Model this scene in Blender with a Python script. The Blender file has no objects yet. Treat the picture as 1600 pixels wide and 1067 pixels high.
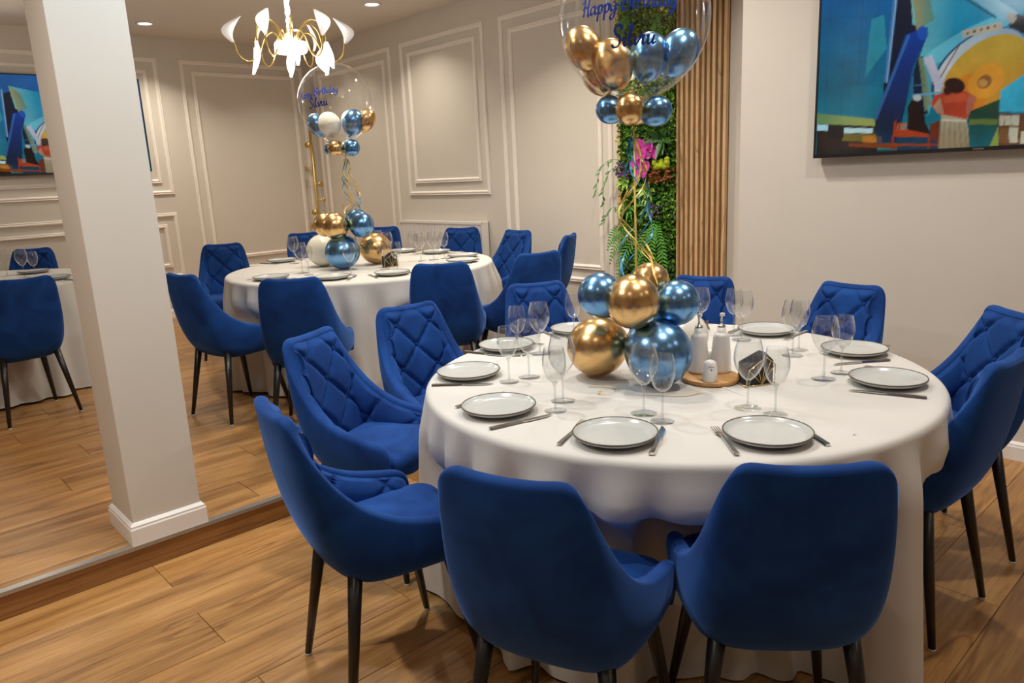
import bpy, bmesh, math, random
import numpy as np
from mathutils import Vector, Matrix
random.seed(7)
PI = math.pi
sc = bpy.context.scene
COL = sc.collection
R = math.radians

# ------------------------------------------------------------------ camera
CAM_H = 1.456
FPX = 1164.5
def cam_basis():
    yaw, pitch, roll = R(132.3265885 - 180), R(12.795), R(-2.7229)
    cy, sy, cp, sp, cr, sr = math.cos(yaw), math.sin(yaw), math.cos(pitch), math.sin(pitch), math.cos(roll), math.sin(roll)
    f = Vector((sy*cp, cy*cp, -sp)); r = Vector((cy, -sy, 0)); u = r.cross(f)
    return cr*r + sr*u, -sr*r + cr*u, f
_r, _u, _f = cam_basis()
cam = bpy.data.cameras.new('camera'); cam.sensor_fit = 'HORIZONTAL'; cam.sensor_width = 36.0
cam.lens = 36.0*FPX/1600.0; cam.clip_start = 0.02; cam.clip_end = 60
cam_o = bpy.data.objects.new('camera', cam); COL.objects.link(cam_o)
cam_o.matrix_world = Matrix(((_r.x, _u.x, -_f.x, 0), (_r.y, _u.y, -_f.y, 0), (_r.z, _u.z, -_f.z, CAM_H), (0, 0, 0, 1)))
sc.camera = cam_o

# ------------------------------------------------------------------ world, exposure
w = bpy.data.worlds.new('world'); sc.world = w; w.use_nodes = True
w.node_tree.nodes['Background'].inputs[0].default_value = (0.9, 0.93, 1.0, 1)
w.node_tree.nodes['Background'].inputs[1].default_value = 0.05
sc.view_settings.view_transform = 'Standard'; sc.view_settings.look = 'None'
sc.view_settings.exposure = 0.12; sc.view_settings.gamma = 1.0; sc.view_settings.use_curve_mapping = False
LAMP_W = 12.5          # power of one recessed ceiling lamp
LAMP_COL = (1.0, 0.935, 0.855)        # over the lower floor
LAMP_WARM = (1.0, 0.895, 0.745)       # over the platform

# room numbers (metres): lower floor z=0, platform z=STEP
STEP = 0.103; CEIL = 2.952
XA = -8.281            # wall with the far television
YW = 4.55              # panelled wall
YT = 4.013             # wall with the near television
XT = -2.364            # where that wall starts
XS = -2.985            # step edge
XR, YB = 3.2, -3.6     # walls behind the camera
TT = 0.752             # table top over the floor it stands on

# ------------------------------------------------------------------ helpers
def mesh(name, v, f, smooth=True, mats=None):
    me = bpy.data.meshes.new(name)
    me.from_pydata([tuple(p) for p in v], [], [tuple(q) for q in f]); me.validate(); me.update()
    if smooth:
        me.polygons.foreach_set('use_smooth', [True]*len(me.polygons))
    return me
def link(name, me, mat=None, parent=None, loc=None, rot=None):
    o = bpy.data.objects.new(name, me); COL.objects.link(o)
    if mat is not None and me is not None:
        if len(me.materials) == 0: me.materials.append(mat)
    if parent is not None: o.parent = parent
    if loc is not None: o.location = loc
    if rot is not None: o.rotation_euler = rot
    return o
def empty(name, loc=(0, 0, 0), rz=0):
    o = bpy.data.objects.new(name, None); COL.objects.link(o); o.location = loc; o.rotation_euler = (0, 0, rz)
    o.empty_display_size = 0.05
    return o
def tag(o, label, cat, group=None):
    o['label'] = label; o['category'] = cat
    if group: o['group'] = group
    return o
def struct(o):
    o['kind'] = 'structure'; return o
def copy_tree(o, parent=None):
    c = o.copy(); COL.objects.link(c); c.parent = parent
    for ch in o.children: copy_tree(ch, c)
    return c

class MB:
    def __init__(s): s.v = []; s.f = []
    def add(s, v, f):
        n = len(s.v); s.v += [tuple(p) for p in v]; s.f += [tuple(i+n for i in q) for q in f]; return s
    def box(s, x0, x1, y0, y1, z0, z1):
        return s.add([(x0,y0,z0),(x1,y0,z0),(x1,y1,z0),(x0,y1,z0),(x0,y0,z1),(x1,y0,z1),(x1,y1,z1),(x0,y1,z1)],
                     [(0,3,2,1),(4,5,6,7),(0,1,5,4),(1,2,6,5),(2,3,7,6),(3,0,4,7)])
    def bbox(s, x0, x1, y0, y1, z0, z1, b=0.004):
        bm = bmesh.new(); bmesh.ops.create_cube(bm, size=1)
        for q in bm.verts: q.co = Vector((x0+(q.co.x+.5)*(x1-x0), y0+(q.co.y+.5)*(y1-y0), z0+(q.co.z+.5)*(z1-z0)))
        bmesh.ops.bevel(bm, geom=bm.edges[:], offset=b, segments=2, affect='EDGES', profile=0.6)
        bm.verts.index_update()
        s.add([q.co for q in bm.verts], [[q.index for q in fc.verts] for fc in bm.faces]); bm.free(); return s
    def lathe(s, prof, seg=24, loc=(0,0,0), close=False):
        n = len(prof); v = []; f = []
        for i in range(seg):
            a = 2*PI*i/seg; c, d = math.cos(a), math.sin(a)
            for r, z in prof: v.append((loc[0]+r*c, loc[1]+r*d, loc[2]+z))
        for i in range(seg):
            j = (i+1) % seg
            for k in range(n-1):
                f.append((i*n+k, j*n+k, j*n+k+1, i*n+k+1))
            if close: f.append((i*n+n-1, j*n+n-1, j*n, i*n))
        return s.add(v, f)
    def tube(s, pts, rad, seg=8, cap=True):
        P = [Vector(p) for p in pts]; n = len(P)
        rr = rad if isinstance(rad, (list, tuple)) else [rad]*n
        v = []; f = []; up = None
        for i in range(n):
            t = (P[min(i+1, n-1)]-P[max(i-1, 0)]).normalized()
            if up is None:
                up = Vector((0,0,1)) if abs(t.z) < .9 else Vector((1,0,0))
            a = t.cross(up)
            if a.length < 1e-6: a = t.orthogonal()
            a.normalize(); b = a.cross(t).normalized(); up = b
            for k in range(seg):
                th = 2*PI*k/seg
                v.append(P[i]+a*(rr[i]*math.cos(th))+b*(rr[i]*math.sin(th)))
        for i in range(n-1):
            for k in range(seg):
                l = (k+1) % seg
                f.append((i*seg+k, i*seg+l, (i+1)*seg+l, (i+1)*seg+k))
        if cap:
            f.append(tuple(range(seg))[::-1]); f.append(tuple((n-1)*seg+k for k in range(seg)))
        return s.add(v, f)
    def ball(s, c, r, seg=12, rings=8, sx=1, sy=1, sz=1):
        v = [(c[0], c[1], c[2]-r*sz)]; f = []
        for i in range(1, rings):
            a = -PI/2+PI*i/rings
            for k in range(seg):
                t = 2*PI*k/seg
                v.append((c[0]+r*sx*math.cos(a)*math.cos(t), c[1]+r*sy*math.cos(a)*math.sin(t), c[2]+r*sz*math.sin(a)))
        v.append((c[0], c[1], c[2]+r*sz)); top = len(v)-1
        for k in range(seg):
            l = (k+1) % seg
            f.append((0, 1+l, 1+k)); f.append((top, 1+(rings-2)*seg+k, 1+(rings-2)*seg+l))
            for i in range(rings-2):
                f.append((1+i*seg+k, 1+i*seg+l, 1+(i+1)*seg+l, 1+(i+1)*seg+k))
        return s.add(v, f)
    def build(s, name, mat=None, parent=None, smooth=True, loc=None, rot=None):
        return link(name, mesh(name, s.v, s.f, smooth), mat, parent, loc, rot)

def cr_curve(pts, n=8):
    """Catmull-Rom through points"""
    P = [np.array(p, float) for p in pts]; out = []
    for i in range(len(P)-1):
        p0 = P[max(i-1, 0)]; p1 = P[i]; p2 = P[i+1]; p3 = P[min(i+2, len(P)-1)]
        for k in range(n):
            t = k/n
            out.append(.5*((2*p1)+(-p0+p2)*t+(2*p0-5*p1+4*p2-p3)*t*t+(-p0+3*p1-3*p2+p3)*t**3))
    out.append(P[-1]); return np.array(out)

# ------------------------------------------------------------------ materials
def new_mat(name):
    m = bpy.data.materials.new(name); m.use_nodes = True
    return m, m.node_tree.nodes, m.node_tree.links, m.node_tree.nodes['Principled BSDF']
def flat(name, col, rough=.5, metal=0, noise=0.0, nscale=8, bump=0, bscale=200, spec=.5, sheen=0, sheen_tint=None, emit=None, estr=0, coat=0, trans=0):
    m, N, L, b = new_mat(name)
    b.inputs['Base Color'].default_value = (*col, 1); b.inputs['Roughness'].default_value = rough
    b.inputs['Metallic'].default_value = metal; b.inputs['Specular IOR Level'].default_value = spec
    if coat: b.inputs['Coat Weight'].default_value = coat
    if trans: b.inputs['Transmission Weight'].default_value = trans
    if sheen:
        b.inputs['Sheen Weight'].default_value = sheen; b.inputs['Sheen Roughness'].default_value = .35
        if sheen_tint: b.inputs['Sheen Tint'].default_value = (*sheen_tint, 1)
    if emit: b.inputs['Emission Color'].default_value = (*emit, 1); b.inputs['Emission Strength'].default_value = estr
    tc = N.new('ShaderNodeTexCoord')
    if noise:
        n = N.new('ShaderNodeTexNoise'); n.inputs['Scale'].default_value = nscale; n.inputs['Detail'].default_value = 4
        L.new(tc.outputs['Object'], n.inputs['Vector'])
        mx = N.new('ShaderNodeMix'); mx.data_type = 'RGBA'
        mx.inputs[6].default_value = (*[max(0, c*(1-noise)) for c in col], 1); mx.inputs[7].default_value = (*[min(1, c*(1+noise)) for c in col], 1)
        L.new(n.outputs['Fac'], mx.inputs[0]); L.new(mx.outputs[2], b.inputs['Base Color'])
    if bump:
        n2 = N.new('ShaderNodeTexNoise'); n2.inputs['Scale'].default_value = bscale; n2.inputs['Detail'].default_value = 3
        L.new(tc.outputs['Object'], n2.inputs['Vector'])
        bp = N.new('ShaderNodeBump'); bp.inputs['Strength'].default_value = bump; bp.inputs['Distance'].default_value = .002
        L.new(n2.outputs['Fac'], bp.inputs['Height']); L.new(bp.outputs['Normal'], b.inputs['Normal'])
    return m

def wood(name, c0, c1, c2, along='Y', rough=.34, scale=1.0, coord='Object', rnd=True):
    m, N, L, b = new_mat(name)
    tc = N.new('ShaderNodeTexCoord'); mp = N.new('ShaderNodeMapping')
    s = {'X': (.55, 9, 9), 'Y': (9, .55, 9), 'Z': (9, 9, .55)}[along]
    mp.inputs['Scale'].default_value = [q*scale for q in s]
    L.new(tc.outputs[coord], mp.inputs['Vector'])
    vec = mp.outputs['Vector']
    oi = N.new('ShaderNodeObjectInfo')
    if rnd:
        mu = N.new('ShaderNodeMath'); mu.operation = 'MULTIPLY'; mu.inputs[1].default_value = 57.0
        L.new(oi.outputs['Random'], mu.inputs[0])
        cb = N.new('ShaderNodeCombineXYZ'); L.new(mu.outputs[0], cb.inputs[0]); L.new(mu.outputs[0], cb.inputs[1])
        ad = N.new('ShaderNodeVectorMath'); ad.operation = 'ADD'; L.new(vec, ad.inputs[0]); L.new(cb.outputs[0], ad.inputs[1]); vec = ad.outputs[0]
    n1 = N.new('ShaderNodeTexNoise'); n1.inputs['Scale'].default_value = 1.1; n1.inputs['Detail'].default_value = 7; n1.inputs['Roughness'].default_value = .62; n1.inputs['Distortion'].default_value = .55
    n2 = N.new('ShaderNodeTexNoise'); n2.inputs['Scale'].default_value = 7.0; n2.inputs['Detail'].default_value = 5; n2.inputs['Roughness'].default_value = .7
    n3 = N.new('ShaderNodeTexNoise'); n3.inputs['Scale'].default_value = .45; n3.inputs['Detail'].default_value = 3; n3.inputs['Distortion'].default_value = 1.6
    for n in (n1, n2, n3): L.new(vec, n.inputs['Vector'])
    rp = N.new('ShaderNodeValToRGB'); e = rp.color_ramp.elements
    e[0].position = .30; e[0].color = (*c0, 1); e[1].position = .72; e[1].color = (*c2, 1)
    k = rp.color_ramp.elements.new(.5); k.color = (*c1, 1)
    L.new(n1.outputs['Fac'], rp.inputs[0])
    # fine grain
    mg = N.new('ShaderNodeMix'); mg.data_type = 'RGBA'; mg.blend_type = 'MULTIPLY'; mg.inputs[0].default_value = .8
    rg = N.new('ShaderNodeValToRGB'); rg.color_ramp.elements[0].position = .33; rg.color_ramp.elements[0].color = (.62, .55, .48, 1); rg.color_ramp.elements[1].position = .55; rg.color_ramp.elements[1].color = (1, 1, 1, 1)
    L.new(n2.outputs['Fac'], rg.inputs[0]); L.new(rp.outputs[0], mg.inputs[6]); L.new(rg.outputs[0], mg.inputs[7])
    # dark veins
    rv = N.new('ShaderNodeValToRGB'); ev = rv.color_ramp.elements
    ev[0].position = .485; ev[0].color = (1, 1, 1, 1); ev[1].position = .515; ev[1].color = (1, 1, 1, 1)
    kk = ev.new(.5); kk.color = (.58, .5, .45, 1)
    L.new(n3.outputs['Fac'], rv.inputs[0])
    mv = N.new('ShaderNodeMix'); mv.data_type = 'RGBA'; mv.blend_type = 'MULTIPLY'; mv.inputs[0].default_value = .95
    L.new(mg.outputs[2], mv.inputs[6]); L.new(rv.outputs[0], mv.inputs[7])
    last = mv.outputs[2]
    if rnd:
        hs = N.new('ShaderNodeHueSaturation')
        mr = N.new('ShaderNodeMapRange'); mr.inputs['To Min'].default_value = .86; mr.inputs['To Max'].default_value = 1.12
        L.new(oi.outputs['Random'], mr.inputs[0]); L.new(mr.outputs[0], hs.inputs['Value']); L.new(last, hs.inputs['Color']); last = hs.outputs[0]
    L.new(last, b.inputs['Base Color'])
    b.inputs['Roughness'].default_value = rough
    bp = N.new('ShaderNodeBump'); bp.inputs['Strength'].default_value = .12; bp.inputs['Distance'].default_value = .002
    L.new(n2.outputs['Fac'], bp.inputs['Height']); L.new(bp.outputs['Normal'], b.inputs['Normal'])
    return m

def velvet():
    m, N, L, b = new_mat('blue_velvet')
    tc = N.new('ShaderNodeTexCoord'); oi = N.new('ShaderNodeObjectInfo')
    cb = N.new('ShaderNodeVectorMath'); cb.operation = 'ADD'
    mu = N.new('ShaderNodeMath'); mu.operation = 'MULTIPLY'; mu.inputs[1].default_value = 31
    L.new(oi.outputs['Random'], mu.inputs[0]); L.new(tc.outputs['Object'], cb.inputs[0]); L.new(mu.outputs[0], cb.inputs[1])
    n = N.new('ShaderNodeTexNoise'); n.inputs['Scale'].default_value = 6; n.inputs['Detail'].default_value = 5; n.inputs['Distortion'].default_value = .8
    L.new(cb.outputs[0], n.inputs['Vector'])
    rp = N.new('ShaderNodeValToRGB'); e = rp.color_ramp.elements
    e[0].position = .3; e[0].color = (.005, .030, .145, 1); e[1].position = .7; e[1].color = (.011, .062, .26, 1)
    L.new(n.outputs['Fac'], rp.inputs[0]); L.new(rp.outputs[0], b.inputs['Base Color'])
    b.inputs['Roughness'].default_value = .85; b.inputs['Specular IOR Level'].default_value = .15
    b.inputs['Sheen Weight'].default_value = .55; b.inputs['Sheen Roughness'].default_value = .38; b.inputs['Sheen Tint'].default_value = (.16, .36, .95, 1)
    n2 = N.new('ShaderNodeTexNoise'); n2.inputs['Scale'].default_value = 420; L.new(tc.outputs['Object'], n2.inputs['Vector'])
    bp = N.new('ShaderNodeBump'); bp.inputs['Strength'].default_value = .1; bp.inputs['Distance'].default_value = .001
    L.new(n2.outputs['Fac'], bp.inputs['Height']); L.new(bp.outputs['Normal'], b.inputs['Normal'])
    return m

def thin_glass(name, tint=(1, 1, 1), blend=.12, rough=.02, power=1.0):
    """thin clear wall: see-through with mirror reflections that grow towards grazing angles"""
    m = bpy.data.materials.new(name); m.use_nodes = True; N = m.node_tree.nodes; L = m.node_tree.links; N.clear()
    out = N.new('ShaderNodeOutputMaterial'); t = N.new('ShaderNodeBsdfTransparent'); g = N.new('ShaderNodeBsdfGlossy')
    t.inputs[0].default_value = (*tint, 1); g.inputs['Color'].default_value = (1, 1, 1, 1); g.inputs['Roughness'].default_value = rough
    lw = N.new('ShaderNodeLayerWeight'); lw.inputs['Blend'].default_value = .5
    pw_ = N.new('ShaderNodeMath'); pw_.operation = 'POWER'; pw_.inputs[1].default_value = blend; L.new(lw.outputs['Facing'], pw_.inputs[0])
    mp = N.new('ShaderNodeMath'); mp.operation = 'MULTIPLY_ADD'; mp.inputs[1].default_value = power; mp.inputs[2].default_value = .05; mp.use_clamp = True
    L.new(pw_.outputs[0], mp.inputs[0])
    mx = N.new('ShaderNodeMixShader'); L.new(mp.outputs[0], mx.inputs[0]); L.new(t.outputs[0], mx.inputs[1]); L.new(g.outputs[0], mx.inputs[2])
    L.new(mx.outputs[0], out.inputs[0]); return m

M = {}
M['wall'] = flat('wall_paint', (.68, .63, .555), .75, noise=.03, nscale=3, bump=.05, bscale=60)
M['ceiling'] = flat('ceiling_paint', (.76, .70, .61), .85, noise=.02, nscale=2)
M['soffit'] = flat('soffit_paint', (.78, .74, .66), .85)
M['trim'] = flat('trim_paint', (.90, .84, .765), .45, noise=.02, nscale=5)
M['base'] = flat('baseboard_paint', (.88, .85, .81), .4, noise=.02, nscale=5)
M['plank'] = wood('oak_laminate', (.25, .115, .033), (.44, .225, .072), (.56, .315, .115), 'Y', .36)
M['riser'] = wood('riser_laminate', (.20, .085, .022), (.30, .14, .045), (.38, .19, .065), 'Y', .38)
M['joint'] = flat('joint_dark', (.05, .028, .014), .7, noise=.1)
M['steel_edge'] = flat('brushed_metal', (.52, .50, .46), .35, metal=.85, noise=.08, nscale=30)
M['velvet'] = velvet()
M['leg'] = flat('black_leg', (.012, .010, .009), .32, noise=.1, nscale=20)
M['glide'] = flat('glide_nylon', (.55, .53, .5), .4, noise=.05)
M['cloth'] = flat('white_linen', (.58, .56, .525), .8, noise=.025, nscale=4, bump=.12, bscale=500, sheen=.1)
M['table_wood'] = wood('table_wood', (.2, .1, .05), (.3, .16, .08), (.36, .2, .1), 'X', .5)
M['plate'] = flat('stoneware', (.50, .515, .495), .16, noise=.035, nscale=25, coat=.3)
M['plate_rim'] = flat('rim_glaze', (.10, .075, .05), .3, noise=.2, nscale=60)
M['steel'] = flat('cutlery_steel', (.62, .60, .57), .18, metal=1, noise=.04, nscale=40)
M['glass'] = thin_glass('wine_glass', (.965, .97, .97), 3.6, .02, .9)
M['glass_thick'] = thin_glass('wine_glass_stem', (.88, .90, .90), 1.8, .03, .8)
M['bubble'] = thin_glass('bubble_film', (.98, .98, .975), 3.2, .035, .5)
M['gold_balloon'] = flat('gold_chrome_balloon', (.74, .48, .21), .27, metal=1, noise=.05, nscale=5)
M['blue_balloon'] = flat('blue_chrome_balloon', (.17, .37, .66), .26, metal=1, noise=.05, nscale=5)
M['cream_balloon'] = flat('cream_balloon', (.80, .77, .66), .22, noise=.02, nscale=6, coat=.3)
M['ink'] = flat('blue_vinyl', (.012, .055, .42), .4, noise=.05)
M['ribbon_blue'] = flat('blue_ribbon', (.02, .25, .45), .35, noise=.1, nscale=30)
M['ribbon_gold'] = flat('gold_ribbon', (.78, .55, .12), .35, noise=.1, nscale=30)
M['brass'] = flat('brass', (.72, .52, .15), .28, metal=.9, noise=.06, nscale=20)
M['gold_arm'] = flat('gold_arm', (.85, .62, .22), .25, metal=.9, noise=.05, nscale=20)
M['ceramic'] = flat('white_ceramic', (.82, .81, .79), .18, noise=.02, nscale=30, coat=.3)
M['tray'] = wood('beech_tray', (.45, .22, .06), (.58, .31, .10), (.66, .38, .14), 'X', .4, 3, rnd=False)
M['napkin'] = flat('black_napkin', (.016, .017, .022), .75, noise=.2, nscale=60)
M['slat'] = wood('oak_slat', (.58, .36, .17), (.68, .45, .23), (.76, .53, .30), 'Z', .5, 1.5)
M['slat_back'] = flat('slat_felt', (.20, .10, .045), .8, noise=.1)
M['black'] = flat('black_plastic', (.010, .010, .012), .3, noise=.1, nscale=20)
M['radiator'] = flat('radiator_enamel', (.80, .76, .72), .35, noise=.02)
M['moss'] = flat('foliage_base', (.02, .055, .012), .9, noise=.5, nscale=30)
M['leaf_a'] = flat('leaf_mid', (.10, .28, .02), .5, noise=.45, nscale=14)
M['leaf_b'] = flat('leaf_bright', (.30, .50, .04), .5, noise=.35, nscale=14)
M['leaf_c'] = flat('leaf_dark', (.025, .10, .015), .45, noise=.4, nscale=14)
M['fern'] = flat('fern_green', (.08, .30, .03), .5, noise=.3, nscale=20)
M['vine'] = flat('vine_green', (.10, .22, .06), .5, noise=.3, nscale=20)
M['orchid'] = flat('orchid_pink', (.62, .05, .42), .5, noise=.25, nscale=25)
M['orchid_heart'] = flat('orchid_heart', (.45, .02, .12), .5, noise=.2, nscale=25)
M['moss_ball'] = flat('lime_moss', (.45, .55, .02), .9, noise=.3, nscale=60, bump=1, bscale=90)
M['russet'] = flat('russet_leaf', (.36, .10, .03), .6, noise=.4, nscale=30)
M['purple'] = flat('purple_flower', (.16, .07, .28), .6, noise=.3, nscale=30)
M['lamp_on'] = flat('lamp_glow', (.9, .9, .9), .5, emit=(1, .96, .92), estr=9)
M['hub_on'] = flat('hub_glow', (.9, .9, .9), .5, emit=(1, .97, .93), estr=4)
M['shade'] = flat('white_shade', (.85, .83, .82), .4, noise=.02, emit=(1, .97, .95), estr=.12)  # faint glow mixed in, though the upper leaves only catch light
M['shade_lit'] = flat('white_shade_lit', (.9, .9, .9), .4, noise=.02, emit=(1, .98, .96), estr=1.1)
M['lamp_ring'] = flat('lamp_ring', (.75, .72, .68), .35, noise=.03)

# ------------------------------------------------------------------ recessed lamps (they light the room)
def downlight(x, y, z, label, k=1.0, col=None):
    r = empty('recessed_ceiling_light', (x, y, z))
    tag(r, label, 'ceiling light', 'recessed ceiling lamps')
    MB().lathe([(.058, -.004), (.062, -.010), (.078, -.010), (.084, -.002), (.084, .0), (.058, 0)], 28).build('trim_ring', M['lamp_ring'], r)
    MB().lathe([(0.0, -.003), (.058, -.003)], 28).build('lamp_disc', M['lamp_on'], r)
    ld = bpy.data.lights.new('recessed_lamp', 'AREA'); ld.shape = 'DISK'; ld.size = .11; ld.energy = LAMP_W*k; ld.color = col or (LAMP_COL if x > -3.2 else LAMP_WARM); ld.spread = R(180 if col else 142 if x > -3.2 else 118)
    lo = bpy.data.objects.new('lamp_light', ld); COL.objects.link(lo); lo.parent = r; lo.location = (0, 0, -.014)
downlight(-7.652, 2.577, CEIL, 'recessed round ceiling lamp just right of the pillar top', 1.0)
downlight(-5.948, 3.945, CEIL, 'recessed round ceiling lamp above and right of the chandelier', .66)
_n = 0
for (x, y, k) in [(-4.0, 3.55, 1.5), (-2.5, 3.15, 1.35), (-0.9, 3.0, .95), (1.4, 3.0, .5), (-2.4, 1.6, 1.2), (-0.7, 1.7, .8), (1.6, 1.4, .3), (-4.3, 0.9, 2.3), (-2.4, -0.3, 2.0), (-0.5, -0.4, .3), (1.6, -0.5, .2),
               (-4.4, -1.0, .8), (-6.4, -0.9, .6), (-1.5, -2.2, .25), (0.9, -2.3, .2), (-7.4, 0.9, .6), (-6.0, 1.9, 2.0), (-7.3, 3.9, .5), (-4.4, 2.3, .8)]:
    downlight(x, y, CEIL, 'recessed round ceiling lamp added out of the picture to light the room', k)  # unseen lamps added because the room needs their light
downlight(-2.35, 0.92, CEIL, 'cool white recessed ceiling lamp before the pillar, out of the picture', 1.0, (.50, .78, 1.0))

# ------------------------------------------------------------------ room shell
def plane_obj(name, v, mat): return struct(link(name, mesh(name, v, [tuple(range(len(v)))], False), mat))
T_ = .12
def wall_box(name, *a): return struct(MB().box(*a).build(name, M['wall'], smooth=False))
wall_box('wall_left', XA-T_, XA, YB, YW+T_, 0, CEIL)
wall_box('wall_back', XA, XT, YW, YW+T_, 0, CEIL)
wall_box('wall_right', XT, XR, YT, YW+T_, 0, CEIL)
wall_box('wall_side', XR, XR+T_, YB, YW+T_, 0, CEIL)
wall_box('wall_front', XA-T_, XR+T_, YB-T_, YB, 0, CEIL)
struct(MB().box(XA-T_, XR+T_, YB-T_, YW+T_, CEIL, CEIL+.1).build('ceiling', M['ceiling'], smooth=False))
struct(MB().box(-7.45, -4.2, YB, 1.95, CEIL-.06, CEIL+.01).build('trim_90', M['soffit'], smooth=False))

# floor: slab with planks on it
fl = struct(MB().box(XA-T_, XR+T_, YB-T_, YW+T_, -.12, -.004).build('floor', M['joint'], smooth=False))
PW, PL = .2445, 1.2
def plank(parent, x0, x1, y0, y1, z, th, mat):
    g = .0009; b = .0012
    xa, xb, ya, yb = x0+g, x1-g, y0+g, y1-g
    if xb-xa < .01 or yb-ya < .02: return
    v = []
    cx, cy = (xa+xb)/2, (ya+yb)/2; hx, hy = (xb-xa)/2, (yb-ya)/2
    for zz, i in ((-th, 0), (-b, 0), (0, b)):
        v += [(-hx+i, -hy+i, zz), (hx-i, -hy+i, zz), (hx-i, hy-i, zz), (-hx+i, hy-i, zz)]
    f = [(8, 9, 10, 11)]
    for l in (0, 4):
        for k in range(4): f.append((l+k, l+(k+1) % 4, l+4+(k+1) % 4, l+4+k))
    link('plank', mesh('plank', v, f, False), mat, parent, (cx, cy, z))
def lay(parent, xs, ylo, yhi, z, phase, mat, th=.004):
    for i in range(len(xs)-1):
        y = phase(i)
        while y > ylo: y -= PL
        while y < yhi:
            plank(parent, xs[i], xs[i+1], max(y, ylo), min(y+PL, yhi), z, th, mat); y += PL
xs = [XS, -2.758] + [-2.758+PW*k for k in range(1, 18)]
ph = {0: .735, 1: 1.34, 2: .735, 3: 1.30, 4: .735}
lay(fl, xs, -1.2, YT, 0, lambda i: ph.get(i, .735 + (.62 if i % 2 else 0.0) + .05*math.sin(i*2.3)), M['plank'])
# rest of the lower floor, behind and right of the camera, in wide boards
for k in range(9):
    plank(fl, XS, XR, YB+k*.2667, YB+(k+1)*.2667, 0, .004, M['plank'])
plank(fl, xs[-1], XR, -1.2, YT, 0, .004, M['plank'])
# platform
pf = struct(MB().box(XA, XS-.012, YB, YW, -.004, STEP-.004).build('floor_platform', M['joint'], smooth=False))
xp = [-3.31+PW+.0]; xp = [XS-.026, -3.0655]+[-3.31-PW*k for k in range(0, 21)]
xp = [q for q in xp if q > XA]+[XA]; xp = xp[::-1]
lay(pf, xp, -.6, YW, STEP, lambda i: .742+(.6 if i % 2 else 0)+.12*math.sin(i*1.7), M['plank'])
for k in range(10): plank(pf, XA, XS-.026, YB+k*.3, YB+(k+1)*.3, STEP, .004, M['plank'])
# riser and metal edge
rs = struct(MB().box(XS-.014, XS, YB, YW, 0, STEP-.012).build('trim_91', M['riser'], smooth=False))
struct(MB().add([(XS-.030, YB, STEP+.001), (XS+.004, YB, STEP+.001), (XS+.006, YB, STEP-.014), (XS-.002, YB, STEP-.014), (XS-.030, YB, STEP-.006),
                 (XS-.030, YT, STEP+.001), (XS+.004, YT, STEP+.001), (XS+.006, YT, STEP-.014), (XS-.002, YT, STEP-.014), (XS-.030, YT, STEP-.006)],
                [(0, 1, 6, 5), (1, 2, 7, 6), (2, 3, 8, 7), (3, 4, 9, 8), (4, 0, 5, 9)]).build('trim_92', M['steel_edge'], smooth=False))

# baseboards
BPROF = [(0, 0), (.016, 0), (.016, .066), (.013, .072), (.013, .079), (.009, .084), (.004, .090), (0, .090)]
def base_run(name, p0, p1, nrm, z, prof=BPROF):
    v = []; f = []; n = len(prof)
    for p in (p0, p1):
        for d, h in prof: v.append((p[0]+nrm[0]*d, p[1]+nrm[1]*d, z+h))
    for k in range(n): f.append((k, (k+1) % n, n+(k+1) % n, n+k))
    f.append(tuple(range(n))); f.append(tuple(range(n, 2*n)))
    return struct(link(name, mesh(name, v, f, False), M['base']))
base_run('baseboard_left', (XA, YB), (XA, YW), (1, 0), STEP)
base_run('baseboard_back', (XA, YW), (-3.72, YW), (0, -1), STEP)
base_run('baseboard_right', (XT, YT), (XR, YT), (0, -1), 0)

# pillar on the step with its baseboard
px0, px1, py0, py1 = -3.268, -3.0, .694, .955
pil = struct(MB().bbox(px0, px1, py0, py1, STEP, CEIL, .004).build('wall_pillar', M['wall'], smooth=False))
v = []; f = []; n = len(BPROF)
for (cx, cy, dx, dy) in ((px0, py0, -1, -1), (px1, py0, 1, -1), (px1, py1, 1, 1), (px0, py1, -1, 1)):
    for d, hh in BPROF: v.append((cx+dx*d, cy+dy*d, STEP+hh))
for c in range(4):
    for k in range(n-1): f.append((c*n+k, ((c+1) % 4)*n+k, ((c+1) % 4)*n+k+1, c*n+k+1))
struct(link('baseboard_pillar', mesh('baseboard_pillar', v, f, False), M['base']))

# wall mouldings: picture-frame rings
MPROF = [(0, 0), (0, .010), (.006, .016), (.013, .013), (.018, .017), (.026, .019), (.034, .013), (.040, .008), (.040, 0)]   # (across, out of wall)
_tn = [0]
def frame(wall, a0, a1, z0, z1):
    """rectangular moulding ring: outer edge a0..a1, z0..z1"""
    _tn[0] += 1
    v = []; f = []; n = len(MPROF)
    for (a, z, da, dz) in ((a0, z0, 1, 1), (a1, z0, -1, 1), (a1, z1, -1, -1), (a0, z1, 1, -1)):
        for d, o in MPROF:
            p = (a+da*d, z+dz*d)
            v.append((XA+o, p[0], p[1]) if wall == 'A' else (p[0], YW-o, p[1]))
    for c in range(4):
        for k in range(n-1): f.append((c*n+k, ((c+1) % 4)*n+k, ((c+1) % 4)*n+k+1, c*n+k+1))
    struct(link('trim_%d' % _tn[0], mesh('trim', v, f, False), M['trim']))
frame('A', .2, 2.842, 1.395, 2.744); frame('A', .315, 2.728, 1.512, 2.628)
frame('A', .2, 2.832, .522, 1.203); frame('A', .315, 2.72, .639, 1.087)
frame('A', -2.6, 0.0, 1.395, 2.744); frame('A', -2.485, -.115, 1.512, 2.628)
frame('A', -2.6, 0.0, .522, 1.203); frame('A', -2.485, -.115, .639, 1.087)
frame('A', 3.063, 4.455, .522, 2.744); frame('A', 3.178, 4.342, .655, 2.636)
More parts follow.
